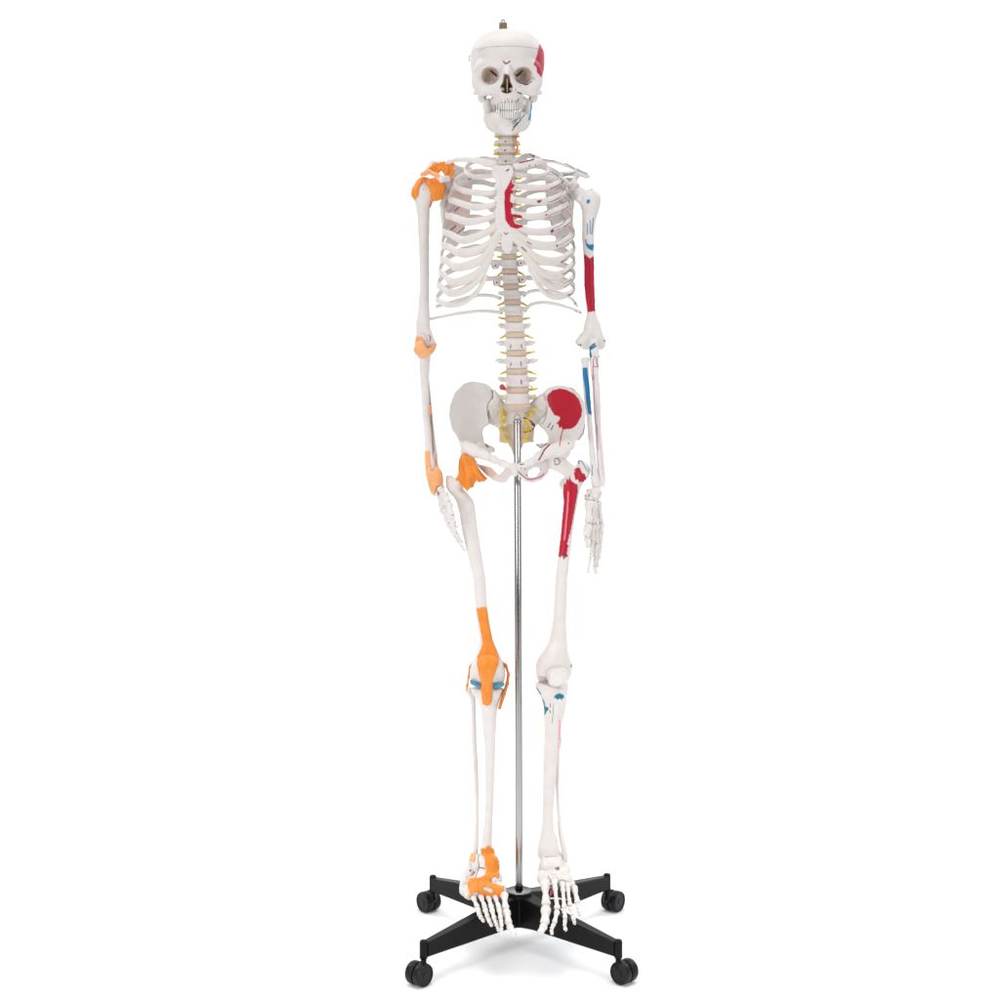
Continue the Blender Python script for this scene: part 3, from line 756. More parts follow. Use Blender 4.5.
# left blade
sb = Solid(.0014)
sb.plate('0', [(449, 168), (472, 167), (472.5, 190), (470, 213), (459, 244), (454, 249), (448, 246), (443.5, 228), (441.5, 212), (442.5, 200), (446, 188)], lambda px, py: np.interp(px, [441, 455, 473], [.050, .078, .095]), .0022, edge=.0025, k=.003)
sb.tube([W(444, 226, .055), W(442.5, 205, .045), W(446, 188, .035)], [.004, .005, .007], k=.005)
sb.tube([W(447, 182, .03), W(443, 180, .022)], [.010, .009], k=.006)                                 # neck and socket
sb.tube([W(450, 178, .03), W(447, 172, .005), ZW('b', 430, 440, -.012), ZW('b', 380, 450, -.022)], [.007, .006, .0055, .0062], k=.005)   # coracoid
sb.tube([W(470, 172, .09), W(450, 164, .075), W(432, 163, .045), ZW('b', 225, 395, .02)], [.004, .005, .006, .0065], flat=((0, 0, 1), .8), k=.005)    # spine and acromion
sb.rough(.0005, 350)
sb.build('shoulder_blade', M_BONE, skel, it=5, paint=[fill('b', [(460, 450), (640, 450), (660, 640), (600, 900), (430, 960), (430, 800), (460, 640)], (.74, .56, .52)), line('b', [(560, 490), (660, 430), (750, 350)], INK, .4), line('b', [(470, 760), (550, 690)], INK, .6), line('b', [(440, 925), (510, 870)], INK, .5), line('b', [(510, 950), (590, 885)], INK, .5)])  # longest dark line paints in the gap shade along a back rib's edge
# right blade
sb = Solid(.0014)
sb.plate('0', [(546, 172), (560, 178), (574, 178), (577, 190), (572, 200), (571, 214), (573, 232), (569, 246), (563, 249), (556, 240), (547, 212), (545, 190)], lambda px, py: np.interp(px, [545, 562, 577], [.095, .078, .046]), .0022, edge=.0025, k=.003)
sb.tube([W(571, 226, .055), W(571, 207, .048), W(573, 192, .036)], [.004, .005, .006], k=.005)
sb.tube([W(569, 188, .032), W(574.5, 187, .022)], [.009, .0105], k=.006)
sb.ell(ZW('c', 712, 525, .004), (.0075, .014, .0085), 'sub', k=.002)
sb.tube([W(566, 184, .03), W(562, 180, .005), W(560, 181, -.015)], [.008, .0065, .0065], k=.005)
sb.tube([W(548, 178, .09), W(562, 174, .070), W(577, 173, .045), W(587, 176.5, .018)], [.004, .0055, .0060, .006], flat=((0, 0, 1), .8), k=.005)
sb.tube([W(577, 175, .045), W(574, 182, .034)], [.005, .006], k=.005)
sb.rough(.0005, 350)
sb.build('shoulder_blade', M_BONE, skel, it=5, paint=[line('c', [(545, 440), (600, 410), (690, 385)], (.25, .33, .38), .6), line('c', [(380, 370), (540, 475)], RL, .5), line('c', [(415, 375), (540, 455)], RL, .5),
    line('c', [(580, 455), (560, 490)], DRED, .5), line('c', [(560, 465), (545, 485)], DRED, .5), line('c', [(430, 660), (440, 710), (490, 715), (520, 700)], (.3, .42, .48), .4), line('c', [(430, 590), (430, 660)], (.3, .42, .48), .4), line('c', [(500, 650), (540, 730)], (.3, .42, .48), .4),
    line('c', [(460, 820), (475, 880)], (.3, .42, .48), .4), line('c', [(560, 770), (600, 830)], (.4, .3, .3), .4), fill('c', [(565, 560), (600, 555), (640, 620), (640, 740), (610, 720), (615, 640), (580, 600)], DRED), fill('c', [(495, 620), (560, 640), (540, 660), (520, 650)], PINK),
    line('c', [(640, 860), (670, 930), (655, 990)], (.25, .1, .12), .6)])

# ------------------------------------------------------------------ arms
hl = Solid(.0014)
hl.column([('b', [(440, 180, 235), (480, 150, 260), (540, 118, 300), (600, 108, 300), (650, 128, 288), (700, 148, 273), (800, 160, 268), (1000, 167, 265)]),
           ('d', [(200, 174, 265), (500, 181, 265), (700, 168, 265), (850, 145, 275)]), ('v', [(0, 318, 592, .85), (200, 325, 655, .62), (350, 318, 718, .5), (450, 310, 715, .5), (540, 340, 640, .5)])], None, (.03, .038, .045), .95)
hl.ell(ZW('b', 295, 545, .028), (.019, .019, .019), k=.010)
hl.ell(ZW('v', 560, 330, .03), (.005, .006, .007), 'sub', k=.003)
hl.rough(.0003, 300)
hl.build('upper_arm_bone', M_BONE, skel, [dot('v', 610, 250, INK, .7), line('v', [(570, 200), (610, 240), (605, 320)], (.2, .18, .18), .4), line('v', [(430, 150), (520, 200), (560, 320)], (.5, .47, .45), .5), dot('b', 213, 540, INK, .5)])
fl = Solid(.0012)          # outer forearm bone of the ligament arm
fl.column('g', [(105, 118, 160), (160, 122, 162), (250, 126, 162), (400, 136, 165), (550, 147, 172), (610, 150, 190), (650, 155, 215), (690, 165, 215), (720, 172, 200)], (.045, .04, .02, .0), .9)
fl.build('forearm_bone', M_BONE, skel)
f2 = Solid(.0011)
f2.column('g', [(120, 150, 172), (240, 150, 163), (330, 157, 171), (450, 166, 183), (550, 173, 197), (620, 178, 202), (650, 180, 205)], (.055, .055, .045, .02), .8)
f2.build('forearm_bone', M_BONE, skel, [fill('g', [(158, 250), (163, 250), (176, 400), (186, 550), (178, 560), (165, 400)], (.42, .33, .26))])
sh = shell([hl, fl], 'v', [(320, 235), (350, 225), (400, 222), (445, 245), (480, 370), (520, 455), (580, 470), (640, 420), (735, 350), (742, 400), (690, 520), (620, 600), (560, 590), (500, 658), (320, 672), (285, 560), (268, 490), (290, 440), (300, 340)], .0022, .0011)
sh.tube([ZW('v', 330, 560, .03), ZW('v', 640, 540, .03)], [.0035, .003], k=.004) if False else None
sh.ops.insert(0, (ZW('v', 500, 490, .028) - .021, ZW('v', 500, 490, .028) + .021, Solid().ell(ZW('v', 500, 480, .028), (.0205, .016, .0165)).ops[0][2], 'add', .004))
sh.rough(.0004, 500)
sh.build('elbow_ligament', M_LIGL, skel)
s = Solid(.001); s.ell(ZW('g', 165, 375, .035), (.0050, .006, .010), p=2.2); s.build('forearm_ligament', M_LIGL, skel)
wr = Solid(.0012); wr.ell(ZW('g', 190, 660, .0), (.011, .010, .018)); wr.tube([ZW('g', 185, 640, .0), ZW('g', 200, 720, -.002)], [.012, .009], k=.006)
sh = shell([fl, f2, wr], 'g', [(144, 546), (166, 546), (168, 600), (172, 628), (186, 628), (194, 548), (199, 600), (205, 612), (222, 640), (224, 680), (215, 697), (200, 690), (190, 700), (187, 735), (172, 722), (158, 700), (147, 640)], .0020, .0011)
sh.rough(.0005, 420)
sh.build('wrist_ligament', M_LIGL, skel)
# shoulder capsule
cps = [hl]
sh = shell(cps, 'b', [(84, 530), (95, 490), (140, 450), (200, 425), (260, 410), (320, 430), (410, 500), (410, 560), (385, 625), (340, 645), (300, 650), (272, 712), (284, 640), (272, 560), (245, 500), (212, 462), (180, 500), (162, 600), (140, 640), (105, 605), (98, 560)], .0030, .0012)
sh.ops.insert(0, (ZW('b', 340, 540, .02) - .018, ZW('b', 340, 540, .02) + .018, Solid().ell(ZW('b', 335, 545, .018), (.019, .018, .020)).ops[0][2], 'add', .006))
sh.rough(.0006, 420)
sh.build('shoulder_ligament', M_LIG, skel)
s = Solid(.0011)
s.plate('b', [(185, 405), (215, 380), (262, 340), (310, 300), (350, 300), (390, 285), (440, 292), (492, 298), (490, 380), (480, 455), (462, 462), (430, 410), (400, 385), (390, 398), (378, 362), (350, 400), (300, 380), (260, 400)], lambda px, py: np.interp(px, [420, 440, 455], [.012, -.006, -.012]), .0035, k=.002)
s.tube([ZW('b', 440, 310, -.010), ZW('b', 420, 400, -.014)], [.004, .003], k=.003)
s.rough(.0010, 520)
s.build('shoulder_ligament', M_LIG, skel)
s = Solid(.0011)
s.tube([ZW('b', 195, 405, .004), ZW('b', 260, 378, -.004), ZW('b', 330, 410, -.016), ZW('b', 380, 440, -.020)], [.0032, .0036, .0036, .003], flat=((0, 0, 1), 1.3), k=.003)
s.build('shoulder_ligament', M_LIGL, skel)

# right arm
hr = Solid(.0014)
hr.column([('c', [(538, 800, 858), (560, 765, 892), (600, 735, 914), (640, 720, 918), (680, 728, 914), (740, 745, 897), (800, 748, 877), (900, 748, 858)]),
           ('e', [(100, 748, 856), (300, 765, 856), (500, 765, 861), (740, 788, 867), (800, 785, 890), (850, 765, 912)]),
           ('w', [(300, 262, 530, .7), (380, 190, 560, .5), (430, 140, 578, .45), (480, 150, 582, .45), (530, 215, 575, .45), (570, 250, 555, .45)])], None, (.022, .03, .035), .9)
hr.ell(ZW('c', 735, 610, .018), (.011, .013, .012), k=.008)
hr.ell(ZW('c', 722, 578, .020), (.0115, .014, .0125), k=.010)
hr.tube([ZW('w', 330, 590, .02), ZW('w', 430, 600, .02)], [.0055, .0055], 'sub', k=.003)
hr.ell(ZW('w', 370, 400, .012), (.009, .006, .006), 'sub', k=.004)
hr.rough(.0003, 300)
hr.build('upper_arm_bone', M_BONE, skel, [
    fill('e', [(762, 212), (785, 230), (815, 258), (840, 245), (858, 230), (856, 500), (870, 740), (825, 742), (798, 750), (780, 640), (765, 500)], RED),
    line('e', [(815, 265), (818, 500), (835, 740)], (.30, .0, .02), .5), fill('e', [(772, 82), (785, 85), (792, 120), (810, 132), (855, 128), (852, 160), (845, 190), (822, 182), (795, 165), (778, 130)], BLUE),
    line('c', [(795, 850), (795, 950)], BLUE, .35), line('c', [(822, 820), (820, 940)], BLUE, .4), line('c', [(848, 800), (835, 950)], BLUE, .45), fill('c', [(787, 635), (812, 625), (820, 655), (800, 675), (785, 660)], BLUE),
    line('c', [(720, 640), (730, 700)], (.5, .5, .5), .3), line('c', [(745, 760), (748, 1000)], (.45, .5, .52), .5), dot('c', 832, 540, INK, .6), line('w', [(290, 100), (292, 160)], (.4, .38, .38), .4),
    dot('w', 155, 470, INK, .7), dot('w', 185, 495, INK, .7), dot('w', 220, 500, INK, .8), dot('w', 565, 440, INK, .8), line('w', [(145, 410), (190, 375), (240, 350)], (.5, .45, .42), .4), line('c', [(850, 560), (895, 640), (890, 720)], (.7, .62, .6), .5)])
s = Solid(.0009); s.ell(ZW('c', 722, 622, .002), (.0052, .003, .0052)); s.build('joint_screw', M_TOOTH, skel, [dot('c', 718, 622, INK, .6)])
rr = Solid(.0011)      # blue marked forearm bone
rr.column([('w', [(675, 235, 345), (700, 218, 352), (730, 220, 350), (765, 235, 335), (800, 243, 335), (850, 250, 345)]), ('h', [(200, 209, 236), (300, 219, 244), (345, 226, 248), (450, 234, 256), (550, 240, 268), (600, 243, 280), (630, 246, 284)])], None, (.012, .008, .005), .9)
rr.rough(.0003, 400)
rr.build('forearm_bone', M_BONE, skel, [fill('h', [(209, 150), (229, 150), (238, 220), (247, 300), (247, 340), (232, 335), (222, 260), (212, 190)], (.002, .175, .37)), line('h', [(249, 540), (249, 580)], (.02, .2, .45), .5), dot('w', 290, 715, (.75, .55, .3), .8), line('h', [(226, 155), (244, 330)], (.003, .09, .25), .5)])
ru = Solid(.0011)
ru.column([('w', [(415, 345, 470), (470, 345, 470), (560, 345, 480), (650, 350, 490), (760, 355, 485), (900, 370, 480)]), ('h', [(250, 251, 281), (400, 260, 285), (500, 266, 294), (580, 273, 302), (610, 272, 302), (628, 272, 298)])], None, (.012, .02, .008), .9)
ru.rough(.0003, 400)
ru.build('forearm_bone', M_BONE, skel, [line('w', [(420, 485), (370, 530), (350, 560), (358, 610), (370, 665)], TEAL, 1.4), line('w', [(440, 515), (370, 560)], TEAL, 1.1), line('w', [(430, 660), (405, 720), (405, 800), (395, 1000)], (.4, .1, .22), .5), line('w', [(450, 680), (455, 760), (480, 820)], (.4, .1, .2), .7),
    line('w', [(415, 800), (440, 815), (470, 800)], (.4, .1, .2), .5), line('h', [(256, 180), (256, 300), (266, 400), (272, 480)], (.5, .18, .28), .6), line('h', [(268, 380), (280, 460), (292, 580)], (.68, .40, .45), .6), dot('w', 490, 665, INK, .7), dot('w', 492, 735, INK, .5)])

def long_bone(p0, p1, r0, rs, r1, name, parent, paint=None, h=.0009, mat=None):
    s = Solid(h); a = np.array(p0); b = np.array(p1); d = b - a; L = np.linalg.norm(d); e = d / L
    s.tube([a + e * r0 * .7, a + d * .3, a + d * .7, b - e * r1 * .7], [r0 * .82, rs * 1.15, rs * .95, r1 * .80], k=rs * 1.6)
    s.ell(a + e * r0 * .8, (r0, r0 * .95, r0 * .85), k=rs * 1.1)
    s.ell(b - e * r1 * .8 + [r1 * .28, 0, 0], (r1 * .72, r1 * .8, r1 * .8), k=rs * .8); s.ell(b - e * r1 * .8 - [r1 * .28, 0, 0], (r1 * .72, r1 * .8, r1 * .8), k=rs * .8)
    s.rough(.0006, 760)
    return s.build(name, mat or M_BONE, parent, paint, it=1)

def digits(key, chains, parent, first, rest, size, dots=True):
    for ci, ch in enumerate(chains):
        for j in range(len(ch) - 1):
            (u0, v0, y0), (u1, v1, y1) = ch[j][:3], ch[j + 1][:3]
            sz = size * (ch[j][3] if len(ch[j]) > 3 else 1) * (1, .86, .74, .62)[min(j, 3)]
            p0, p1 = ZW(key, u0, v0, y0), ZW(key, u1, v1, y1)
            g = (p1 - p0) * .03
            pt = [dot(key, u1 + random.uniform(-8, 8), v1 - 10, INK, .35)] if dots and random.random() < .75 else None
            long_bone(p0 + g, p1 - g, sz, sz * (.55 if j == 0 else .64), sz * .94, first if j == 0 else rest, parent, pt)

# left hand, seen edge on
hd = Solid(.001)
for (u, v, y, r) in ((150, 130, .0, .0065), (175, 165, -.008, .006), (200, 190, -.015, .0055), (170, 190, .01, .006), (150, 170, .016, .0055), (190, 150, .004, .006), (200, 215, .002, .005)):
    hd.ell(ZW('p', u, v, y), (r, r, r * 1.1), k=.001)
hd.rough(.0006, 900)
hand = hd.build('hand', M_BONE, skel)
digits('p', [[(160, 205, .018), (190, 385, .024), (262, 560, .020), (330, 690, .014), (395, 800, .008)],
             [(172, 205, .006), (212, 385, .008), (285, 575, .004), (355, 720, .0), (430, 845, -.004)],
             [(190, 205, -.006), (240, 375, -.008), (305, 560, -.012), (370, 720, -.014), (468, 900, -.014)],
             [(208, 205, -.018), (268, 360, -.024), (315, 530, -.028), (372, 690, -.026), (440, 800, -.022)],
             [(228, 210, -.03, 1.1), (282, 320, -.045, 1.1), (322, 480, -.052), (352, 575, -.052)]], hand, 'metacarpal_bone', 'finger_bone', .0054, True)
V, F = sweep(crom([ZW('p', 345, 575, -.052), ZW('p', 370, 610, -.05), ZW('p', 398, 598, -.05)], 4), .0009, seg=7); mesh_obj('finger_wire', V, F, M_WIRE, hand)
# right hand
hd = Solid(.001)
for (u, v, y, r) in ((225, 115, .0, .0075), (265, 105, .002, .0085), (285, 130, .006, .007), (250, 150, -.002, .007), (182, 118, -.008, .0052), (160, 160, -.01, .0045), (165, 185, -.01, .0042), (200, 185, -.006, .0062), (235, 180, -.002, .0058), (278, 170, .004, .0062), (205, 150, -.004, .005)):
    hd.ell(ZW('q', u, v, y), (r, r, r * .95), k=.001)
hd.rough(.0007, 900)
hand = hd.build('hand', M_BONE, skel, [dot('q', 180, 102, INK, .6), dot('q', 158, 160, INK, .6), dot('q', 155, 188, INK, .6), dot('q', 195, 155, (.3, .25, .2), .6), line('q', [(245, 205), (225, 235), (215, 265)], INK, .7)])
digits('q', [[(190, 205, -.012, 1.45), (185, 440, -.030, 1.5), (160, 560, -.034, 1.1), (180, 680, -.032)],
             [(215, 205, -.006, 1.55), (225, 440, -.014, 1.3), (222, 610, -.016, 1.05), (212, 750, -.012), (172, 940, -.004, .9)],
             [(245, 205, .0, 1.05), (262, 430, -.002, 1.2), (258, 640, -.004, 1.15), (252, 780, .0), (245, 870, .004), (265, 945, .01, .8)][:5] + [(262, 940, .01)],
             [(278, 205, .006, 1.1), (305, 430, .010, 1.25), (285, 620, .010, 1.1), (275, 770, .014), (268, 880, .018)],
             [(295, 210, .012, .8), (318, 420, .022, 1.0), (312, 560, .024), (300, 690, .026), (290, 800, .028)]], hand, 'metacarpal_bone', 'finger_bone', .0056, True)
for (u0, v0, u1, v1, c) in ((262, 310, 266, 410, (.30, .04, .08)), (305, 330, 312, 410, (.4, .1, .15))):
    pass

# ------------------------------------------------------------------ pelvis
def yil(cxm, sgn, cx0, cx1, y0, y1):
    def f(px, py):
        t = np.clip((px - cx0) / (cx1 - cx0), -.15, 1.1)
        bow = np.sin(np.clip(t, 0, 1) * np.pi) * .014 * np.clip((455 - py) / 40, 0, 1)
        low = np.clip((py - 435) / 25, 0, 1) * .0
        return y0 + (y1 - y0) * t + bow
    return f
sl_ = yil(0, 1, 449, 492, -.035, .055)
il = Solid(.0014)
il.plate('n', [(245, 62), (205, 68), (180, 80), (135, 128), (108, 200), (105, 262), (120, 330), (148, 368), (160, 400), (190, 442), (240, 452), (300, 430), (300, 392), (291, 350), (300, 320), (335, 300), (330, 270), (322, 240), (320, 190), (352, 155), (352, 118), (342, 98), (310, 76)], sl_, .0028, edge=.0040, k=.004)
il.tube([ZW('n', 205, 425, -.01), ZW('n', 245, 450, -.012), ZW('n', 300, 470, -.022), ZW('n', 350, 495, -.034), ZW('n', 405, 520, -.045), ZW('n', 462, 538, -.053)], [.012, .012, .0085, .0062, .0055, .0065], k=.008)
il.ell(ZW('n', 215, 450, .008), (.017, .018, .016), k=.010)
il.tube([ZW('n', 270, 430, .01), ZW('n', 300, 430, .03), ZW('n', 348, 436, .045)], [.010, .007, .004], k=.006)
il.tube([ZW('n', 318, 445, .03), ZW('n', 350, 450, .04)], [.008, .004], k=.005)
il.plate('n', [(250, 515), (290, 528), (345, 540), (360, 562), (385, 582), (405, 560), (430, 528), (470, 545), (463, 575), (440, 605), (425, 625), (400, 632), (350, 615), (300, 572), (268, 540)], lambda px, py: np.interp(px, [475, 490, 505, 514], [.02, .002, -.028, -.050]), .0042, k=.004)
il.tube([ZW('n', 468, 538, -.054), ZW('n', 470, 575, -.050)], [.007, .006], k=.005)
il.rough(.0003, 200)
il.build('hip_bone', M_BONE, skel, it=8, paint=[fill('n', [(258, 518), (340, 545), (372, 572), (350, 600), (300, 565)], (.66, .50, .43)), line('n', [(345, 112), (352, 150), (322, 190), (320, 240), (332, 292)], (.18, .15, .12), .5), line('n', [(308, 412), (320, 425), (326, 405), (335, 400)], INK, .8), line('n', [(320, 425), (312, 408)], (.4, .3, .05), .6), line('n', [(318, 432), (345, 418)], (.5, .35, .1), .7)])
sr_ = yil(0, 1, 584, 540, -.035, .055)
ir = Solid(.0014)
ir.plate('n', [(625, 130), (650, 102), (690, 88), (740, 86), (790, 100), (830, 130), (858, 180), (866, 240), (862, 300), (855, 360), (830, 390), (800, 395), (775, 425), (765, 465), (700, 475), (640, 445), (655, 400), (657, 370), (640, 340), (600, 305), (622, 270), (650, 240), (650, 200), (628, 165)], sr_, .0028, edge=.0040, k=.004)
ir.tube([ZW('n', 770, 415, -.01), ZW('n', 715, 440, -.012), ZW('n', 655, 455, -.022), ZW('n', 610, 480, -.034), ZW('n', 560, 510, -.045), ZW('n', 495, 536, -.053)], [.012, .014, .012, .0085, .0058, .0065], k=.008)
ir.ell(ZW('n', 735, 455, .008), (.016, .018, .015), k=.010)
ir.tube([ZW('n', 660, 420, .01), ZW('n', 620, 422, .04), ZW('n', 585, 412, .05)], [.008, .004, .0012], k=.005)
ir.plate('n', [(480, 545), (500, 540), (545, 525), (600, 505), (650, 500), (668, 530), (655, 575), (620, 612), (575, 628), (530, 620), (500, 598), (482, 572)], lambda px, py: np.interp(px, [517, 530, 552], [-.050, -.030, .005]), .0042, k=.004)
ir.plate('n', [(534, 575), (545, 553), (580, 540), (612, 545), (612, 570), (590, 592), (555, 597), (538, 590)], -.02, .05, 'sub', k=.003)
ir.rough(.0003, 200)
ir.build('hip_bone', M_BONE, skel, it=8, paint=[
    fill('n', [(652, 140), (680, 112), (720, 102), (755, 108), (800, 130), (830, 165), (845, 220), (842, 255), (815, 305), (790, 325), (740, 333), (728, 318), (718, 325), (712, 300), (698, 298), (718, 280), (722, 262), (690, 250), (660, 200), (650, 165)], RED),
    line('n', [(738, 330), (728, 370), (720, 420)], (.5, .02, .08), .7), line('n', [(770, 92), (830, 125), (865, 180)], (.12, .18, .22), .6), line('n', [(838, 130), (862, 175)], INK, .5), line('n', [(628, 150), (648, 200), (640, 270), (622, 300)], (.3, .26, .26), .35),
    line('n', [(668, 295), (655, 320)], INK, .6), line('n', [(685, 308), (672, 332)], INK, .6), line('n', [(665, 412), (635, 445), (605, 500)], DRED, 1.0), line('n', [(590, 412), (612, 432), (650, 410)], INK, .45), dot('n', 770, 408, INK, .7),
    line('n', [(535, 582), (560, 590), (595, 575), (612, 548)], DRED, .8), line('n', [(595, 580), (585, 570)], DRED, .8), line('n', [(485, 560), (520, 595), (560, 608), (610, 595), (640, 570)], (.45, .05, .12), .8), line('n', [(500, 575), (530, 600)], INK, .6), line('n', [(500, 525), (520, 523)], INK, .7), dot('n', 505, 545, INK, .5), dot('n', 528, 550, INK, .5),
    line('n', [(862, 300), (850, 350), (825, 385)], (.12, .18, .2), .6), line('n', [(872, 290), (868, 340)], DRED, .6), fill('n', [(490, 570), (540, 610), (600, 618), (640, 590), (630, 560), (650, 540), (660, 560), (620, 612), (575, 628), (520, 615)], (.76, .58, .57))])
ysac = lambda px, py: np.interp(py, [385, 405, 425, 445, 458], [.050, .058, .070, .068, .050]) - .010 * np.clip(np.abs(px - 517) / 25, 0, 1.3) ** 2 * np.clip((430 - py) / 30, 0, 1)
sa = Solid(.0013)
sa.plate('n', [(350, 100), (385, 138), (412, 180), (440, 208), (485, 218), (530, 208), (562, 180), (590, 148), (628, 128), (655, 190), (652, 240), (622, 272), (600, 305), (580, 320), (576, 402), (520, 406), (508, 440), (490, 500), (475, 500), (452, 440), (430, 408), (385, 402), (385, 330), (335, 302), (322, 240), (322, 190), (352, 155)], ysac, .007, k=.004)
sa.ell(ZW('n', 485, 205, .035), (.026, .017, .010), k=.006, p=2.4)
for v in (245, 282, 322, 368):
    for u in (415, 540): sa.ell(ZW('n', u, v, float(ysac(505, 410)) - .008), (.0055, .006, .0045), 'sub', k=.003)
for v in (263, 302, 345): sa.tube([ZW('n', 440, v, .052), ZW('n', 520, v, .052)], .0008, 'sub', k=.002)
sa.rough(.0006, 300)
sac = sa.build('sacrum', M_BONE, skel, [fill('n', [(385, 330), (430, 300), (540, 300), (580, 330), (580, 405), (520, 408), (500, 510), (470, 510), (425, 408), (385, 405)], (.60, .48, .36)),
    line('n', [(520, 265), (560, 285), (582, 312), (565, 335), (525, 345)], DRED, .9), line('n', [(565, 300), (585, 318)], DRED, .8)])
d = Solid(.0012); d.column('n', [(183, 412, 556), (200, 414, 554), (222, 440, 530)], .034, .72, bl=1); d.build('intervertebral_disc', M_DISC, sac)
for (u, v) in ((412, 243), (410, 280), (405, 322), (420, 372), (548, 246), (532, 285), (540, 325), (528, 372)):
    sg = -1 if u < 480 else 1
    pts = [ZW('n', u - sg * 6, v, .058), ZW('n', u + sg * 8, v - 6, .044), ZW('n', u + sg * 22 * (1 if v < 360 else .6), v + 8, .040)]
    V, F = sweep(crom(pts, 5), [.0028, .0023, .0014], seg=9)
    mesh_obj('sacral_nerve', V, F, M_NERVE, sac)
    V, F = sweep(crom([p + [0, -.002, -.005] for p in pts[:2]] + [pts[2] + [-.006 * sg, 0, -.008]], 5), [.0018, .0015, .0011], seg=8)
    mesh_obj('sacral_nerve', V, F, M_NERVE, sac)
for (u, v, du, dv) in ((410, 160, -6, -12), (565, 160, 12, -14), (560, 90, 15, 14)):
    V, F = sweep(crom([ZW('n', u, v, .035), ZW('n', u + du * .5, v + dv * .5, .03), ZW('n', u + du * 1.6, v + dv * 1.6, .03)], 4), .0015, seg=8)
    mesh_obj('sacral_nerve', V, F, M_NERVE, sac)
s = Solid(.001); s.ell(ZW('n', 476, 553, -.052), (.0048, .007, .010), p=2.4); s.build('pubic_joint', M_CART, skel, [dot('n', 490, 530, INK, .5), dot('n', 470, 548, INK, .4)])

# ------------------------------------------------------------------ legs
fe = Solid(.0015)
fe.column([('f', [(712, 84, 112, .6), (740, 82, 128, .8), (770, 88, 150), (800, 104, 195), (850, 138, 232), (900, 152, 240), (1000, 168, 252)]),
           ('i', [(0, 208, 287), (150, 218, 293), (250, 230, 304), (350, 246, 325), (420, 240, 350), (470, 222, 375), (520, 200, 398, .75), (560, 187, 406, .75), (600, 184, 408, .75), (640, 196, 400, .7), (650, 215, 390, .6)])], None, (.012, .006, -.006, -.02, -.016, -.006), .95, bl=4)
fe.tube([ZW('f', 130, 770, .010), ZW('f', 185, 720, .004), ZW('f', 215, 660, .0)], [.013, .012, .014], k=.010)
fe.ell(ZW('i', 295, 655, -.0), (.006, .03, .008), 'sub', k=.005)
fe.ell(ZW('i', 240, 585, .012), (.017, .022, .020), k=.008); fe.ell(ZW('i', 355, 585, .012), (.017, .022, .020), k=.008)
fe.rough(.0003, 240)
fe.build('thigh_bone', M_BONE, skel)
ti = Solid(.0014)
ti.column([('i', [(672, 188, 402, .7), (690, 192, 398, .7), (720, 210, 385, .75), (760, 240, 368), (800, 254, 358), (1000, 274, 347)]),
           ('j', [(200, 280, 346), (500, 283, 336), (650, 274, 328), (750, 262, 325), (800, 255, 328), (850, 248, 336), (880, 250, 340, .8)])], None, (-.006, -.002, .008, .012), .95, bl=4)
ti.tube([ZW('i', 295, 690, -.026), ZW('i', 298, 770, -.022)], [.008, .007], k=.010)
ti.build('shin_bone', M_BONE, skel)
fi = Solid(.0011)
fi.column([('i', [(672, 172, 200), (690, 158, 212), (710, 162, 218), (740, 185, 222), (800, 196, 225), (1000, 197, 228)]), ('j', [(250, 206, 236), (400, 214, 241), (600, 219, 245), (750, 214, 241), (820, 203, 238), (880, 186, 238), (910, 190, 232)])], None, (.02, .022, .02, .018), .9, bl=3)
fi.build('calf_bone', M_BONE, skel, [fill('j', [(206, 250), (236, 250), (243, 500), (222, 500)], (.72, .58, .55))])
# kneecap, tendon, menisci, side ligaments
kc = Solid(.0013); kc.ell(ZW('i', 300, 540, -.046), (.019, .010, .021), k=.004)
qt = Solid(.0013)
tend = [(228, 178), (292, 168), (299, 200), (312, 290), (330, 380), (352, 430), (368, 480), (368, 525), (345, 580), (330, 620), (328, 690), (326, 760), (312, 780), (290, 787), (265, 775), (256, 700), (256, 640), (242, 590), (230, 530), (232, 480), (255, 430), (266, 395), (252, 310), (236, 230)]
kc.tube([ZW('i', 298, 600, -.044), ZW('i', 292, 680, -.034), ZW('i', 292, 770, -.026)], [.010, .008, .007], k=.008)
sh = shell([fe, kc, ti], 'i', tend, .0022, .0013, ymax=-.006)
sh.rough(.0004, 330)
sh.build('kneecap_tendon', M_LIG, skel)
for (pts, y) in (([(188, 628), (215, 632), (258, 645), (258, 668), (225, 662), (190, 645)], -.024), ([(326, 640), (360, 642), (402, 645), (400, 658), (370, 668), (326, 670)], -.024)):
    s = Solid(.0012); s.plate('i', pts, y, .008, k=.001, r=.0015); s.rough(.0005, 600)
    s.build('meniscus', M_MEN, skel)
s = Solid(.0011); s.tube([ZW('i', 388, 512, -.01), ZW('i', 412, 535, -.012), ZW('i', 428, 590, -.012), ZW('i', 420, 650, -.012), ZW('i', 400, 710, -.012), ZW('i', 372, 800, -.012)], [.002, .0025, .0025, .0028, .0036, .003], flat=((0, 1, 0), 2.2), k=.003)
s.rough(.0005, 500); s.build('knee_ligament', principled('ligament_dark_orange', (.72, .20, .015), .4, bump=.4, var=.2), skel)
s = Solid(.0011); s.tube([ZW('i', 210, 508, -.006), ZW('i', 186, 545, -.008), ZW('i', 178, 610, -.006), ZW('i', 170, 660, .0), ZW('i', 166, 690, .004)], [.0018, .002, .0018, .002, .0016], flat=((0, 1, 0), 2.), k=.003)
s.build('knee_ligament', M_LIG, skel)
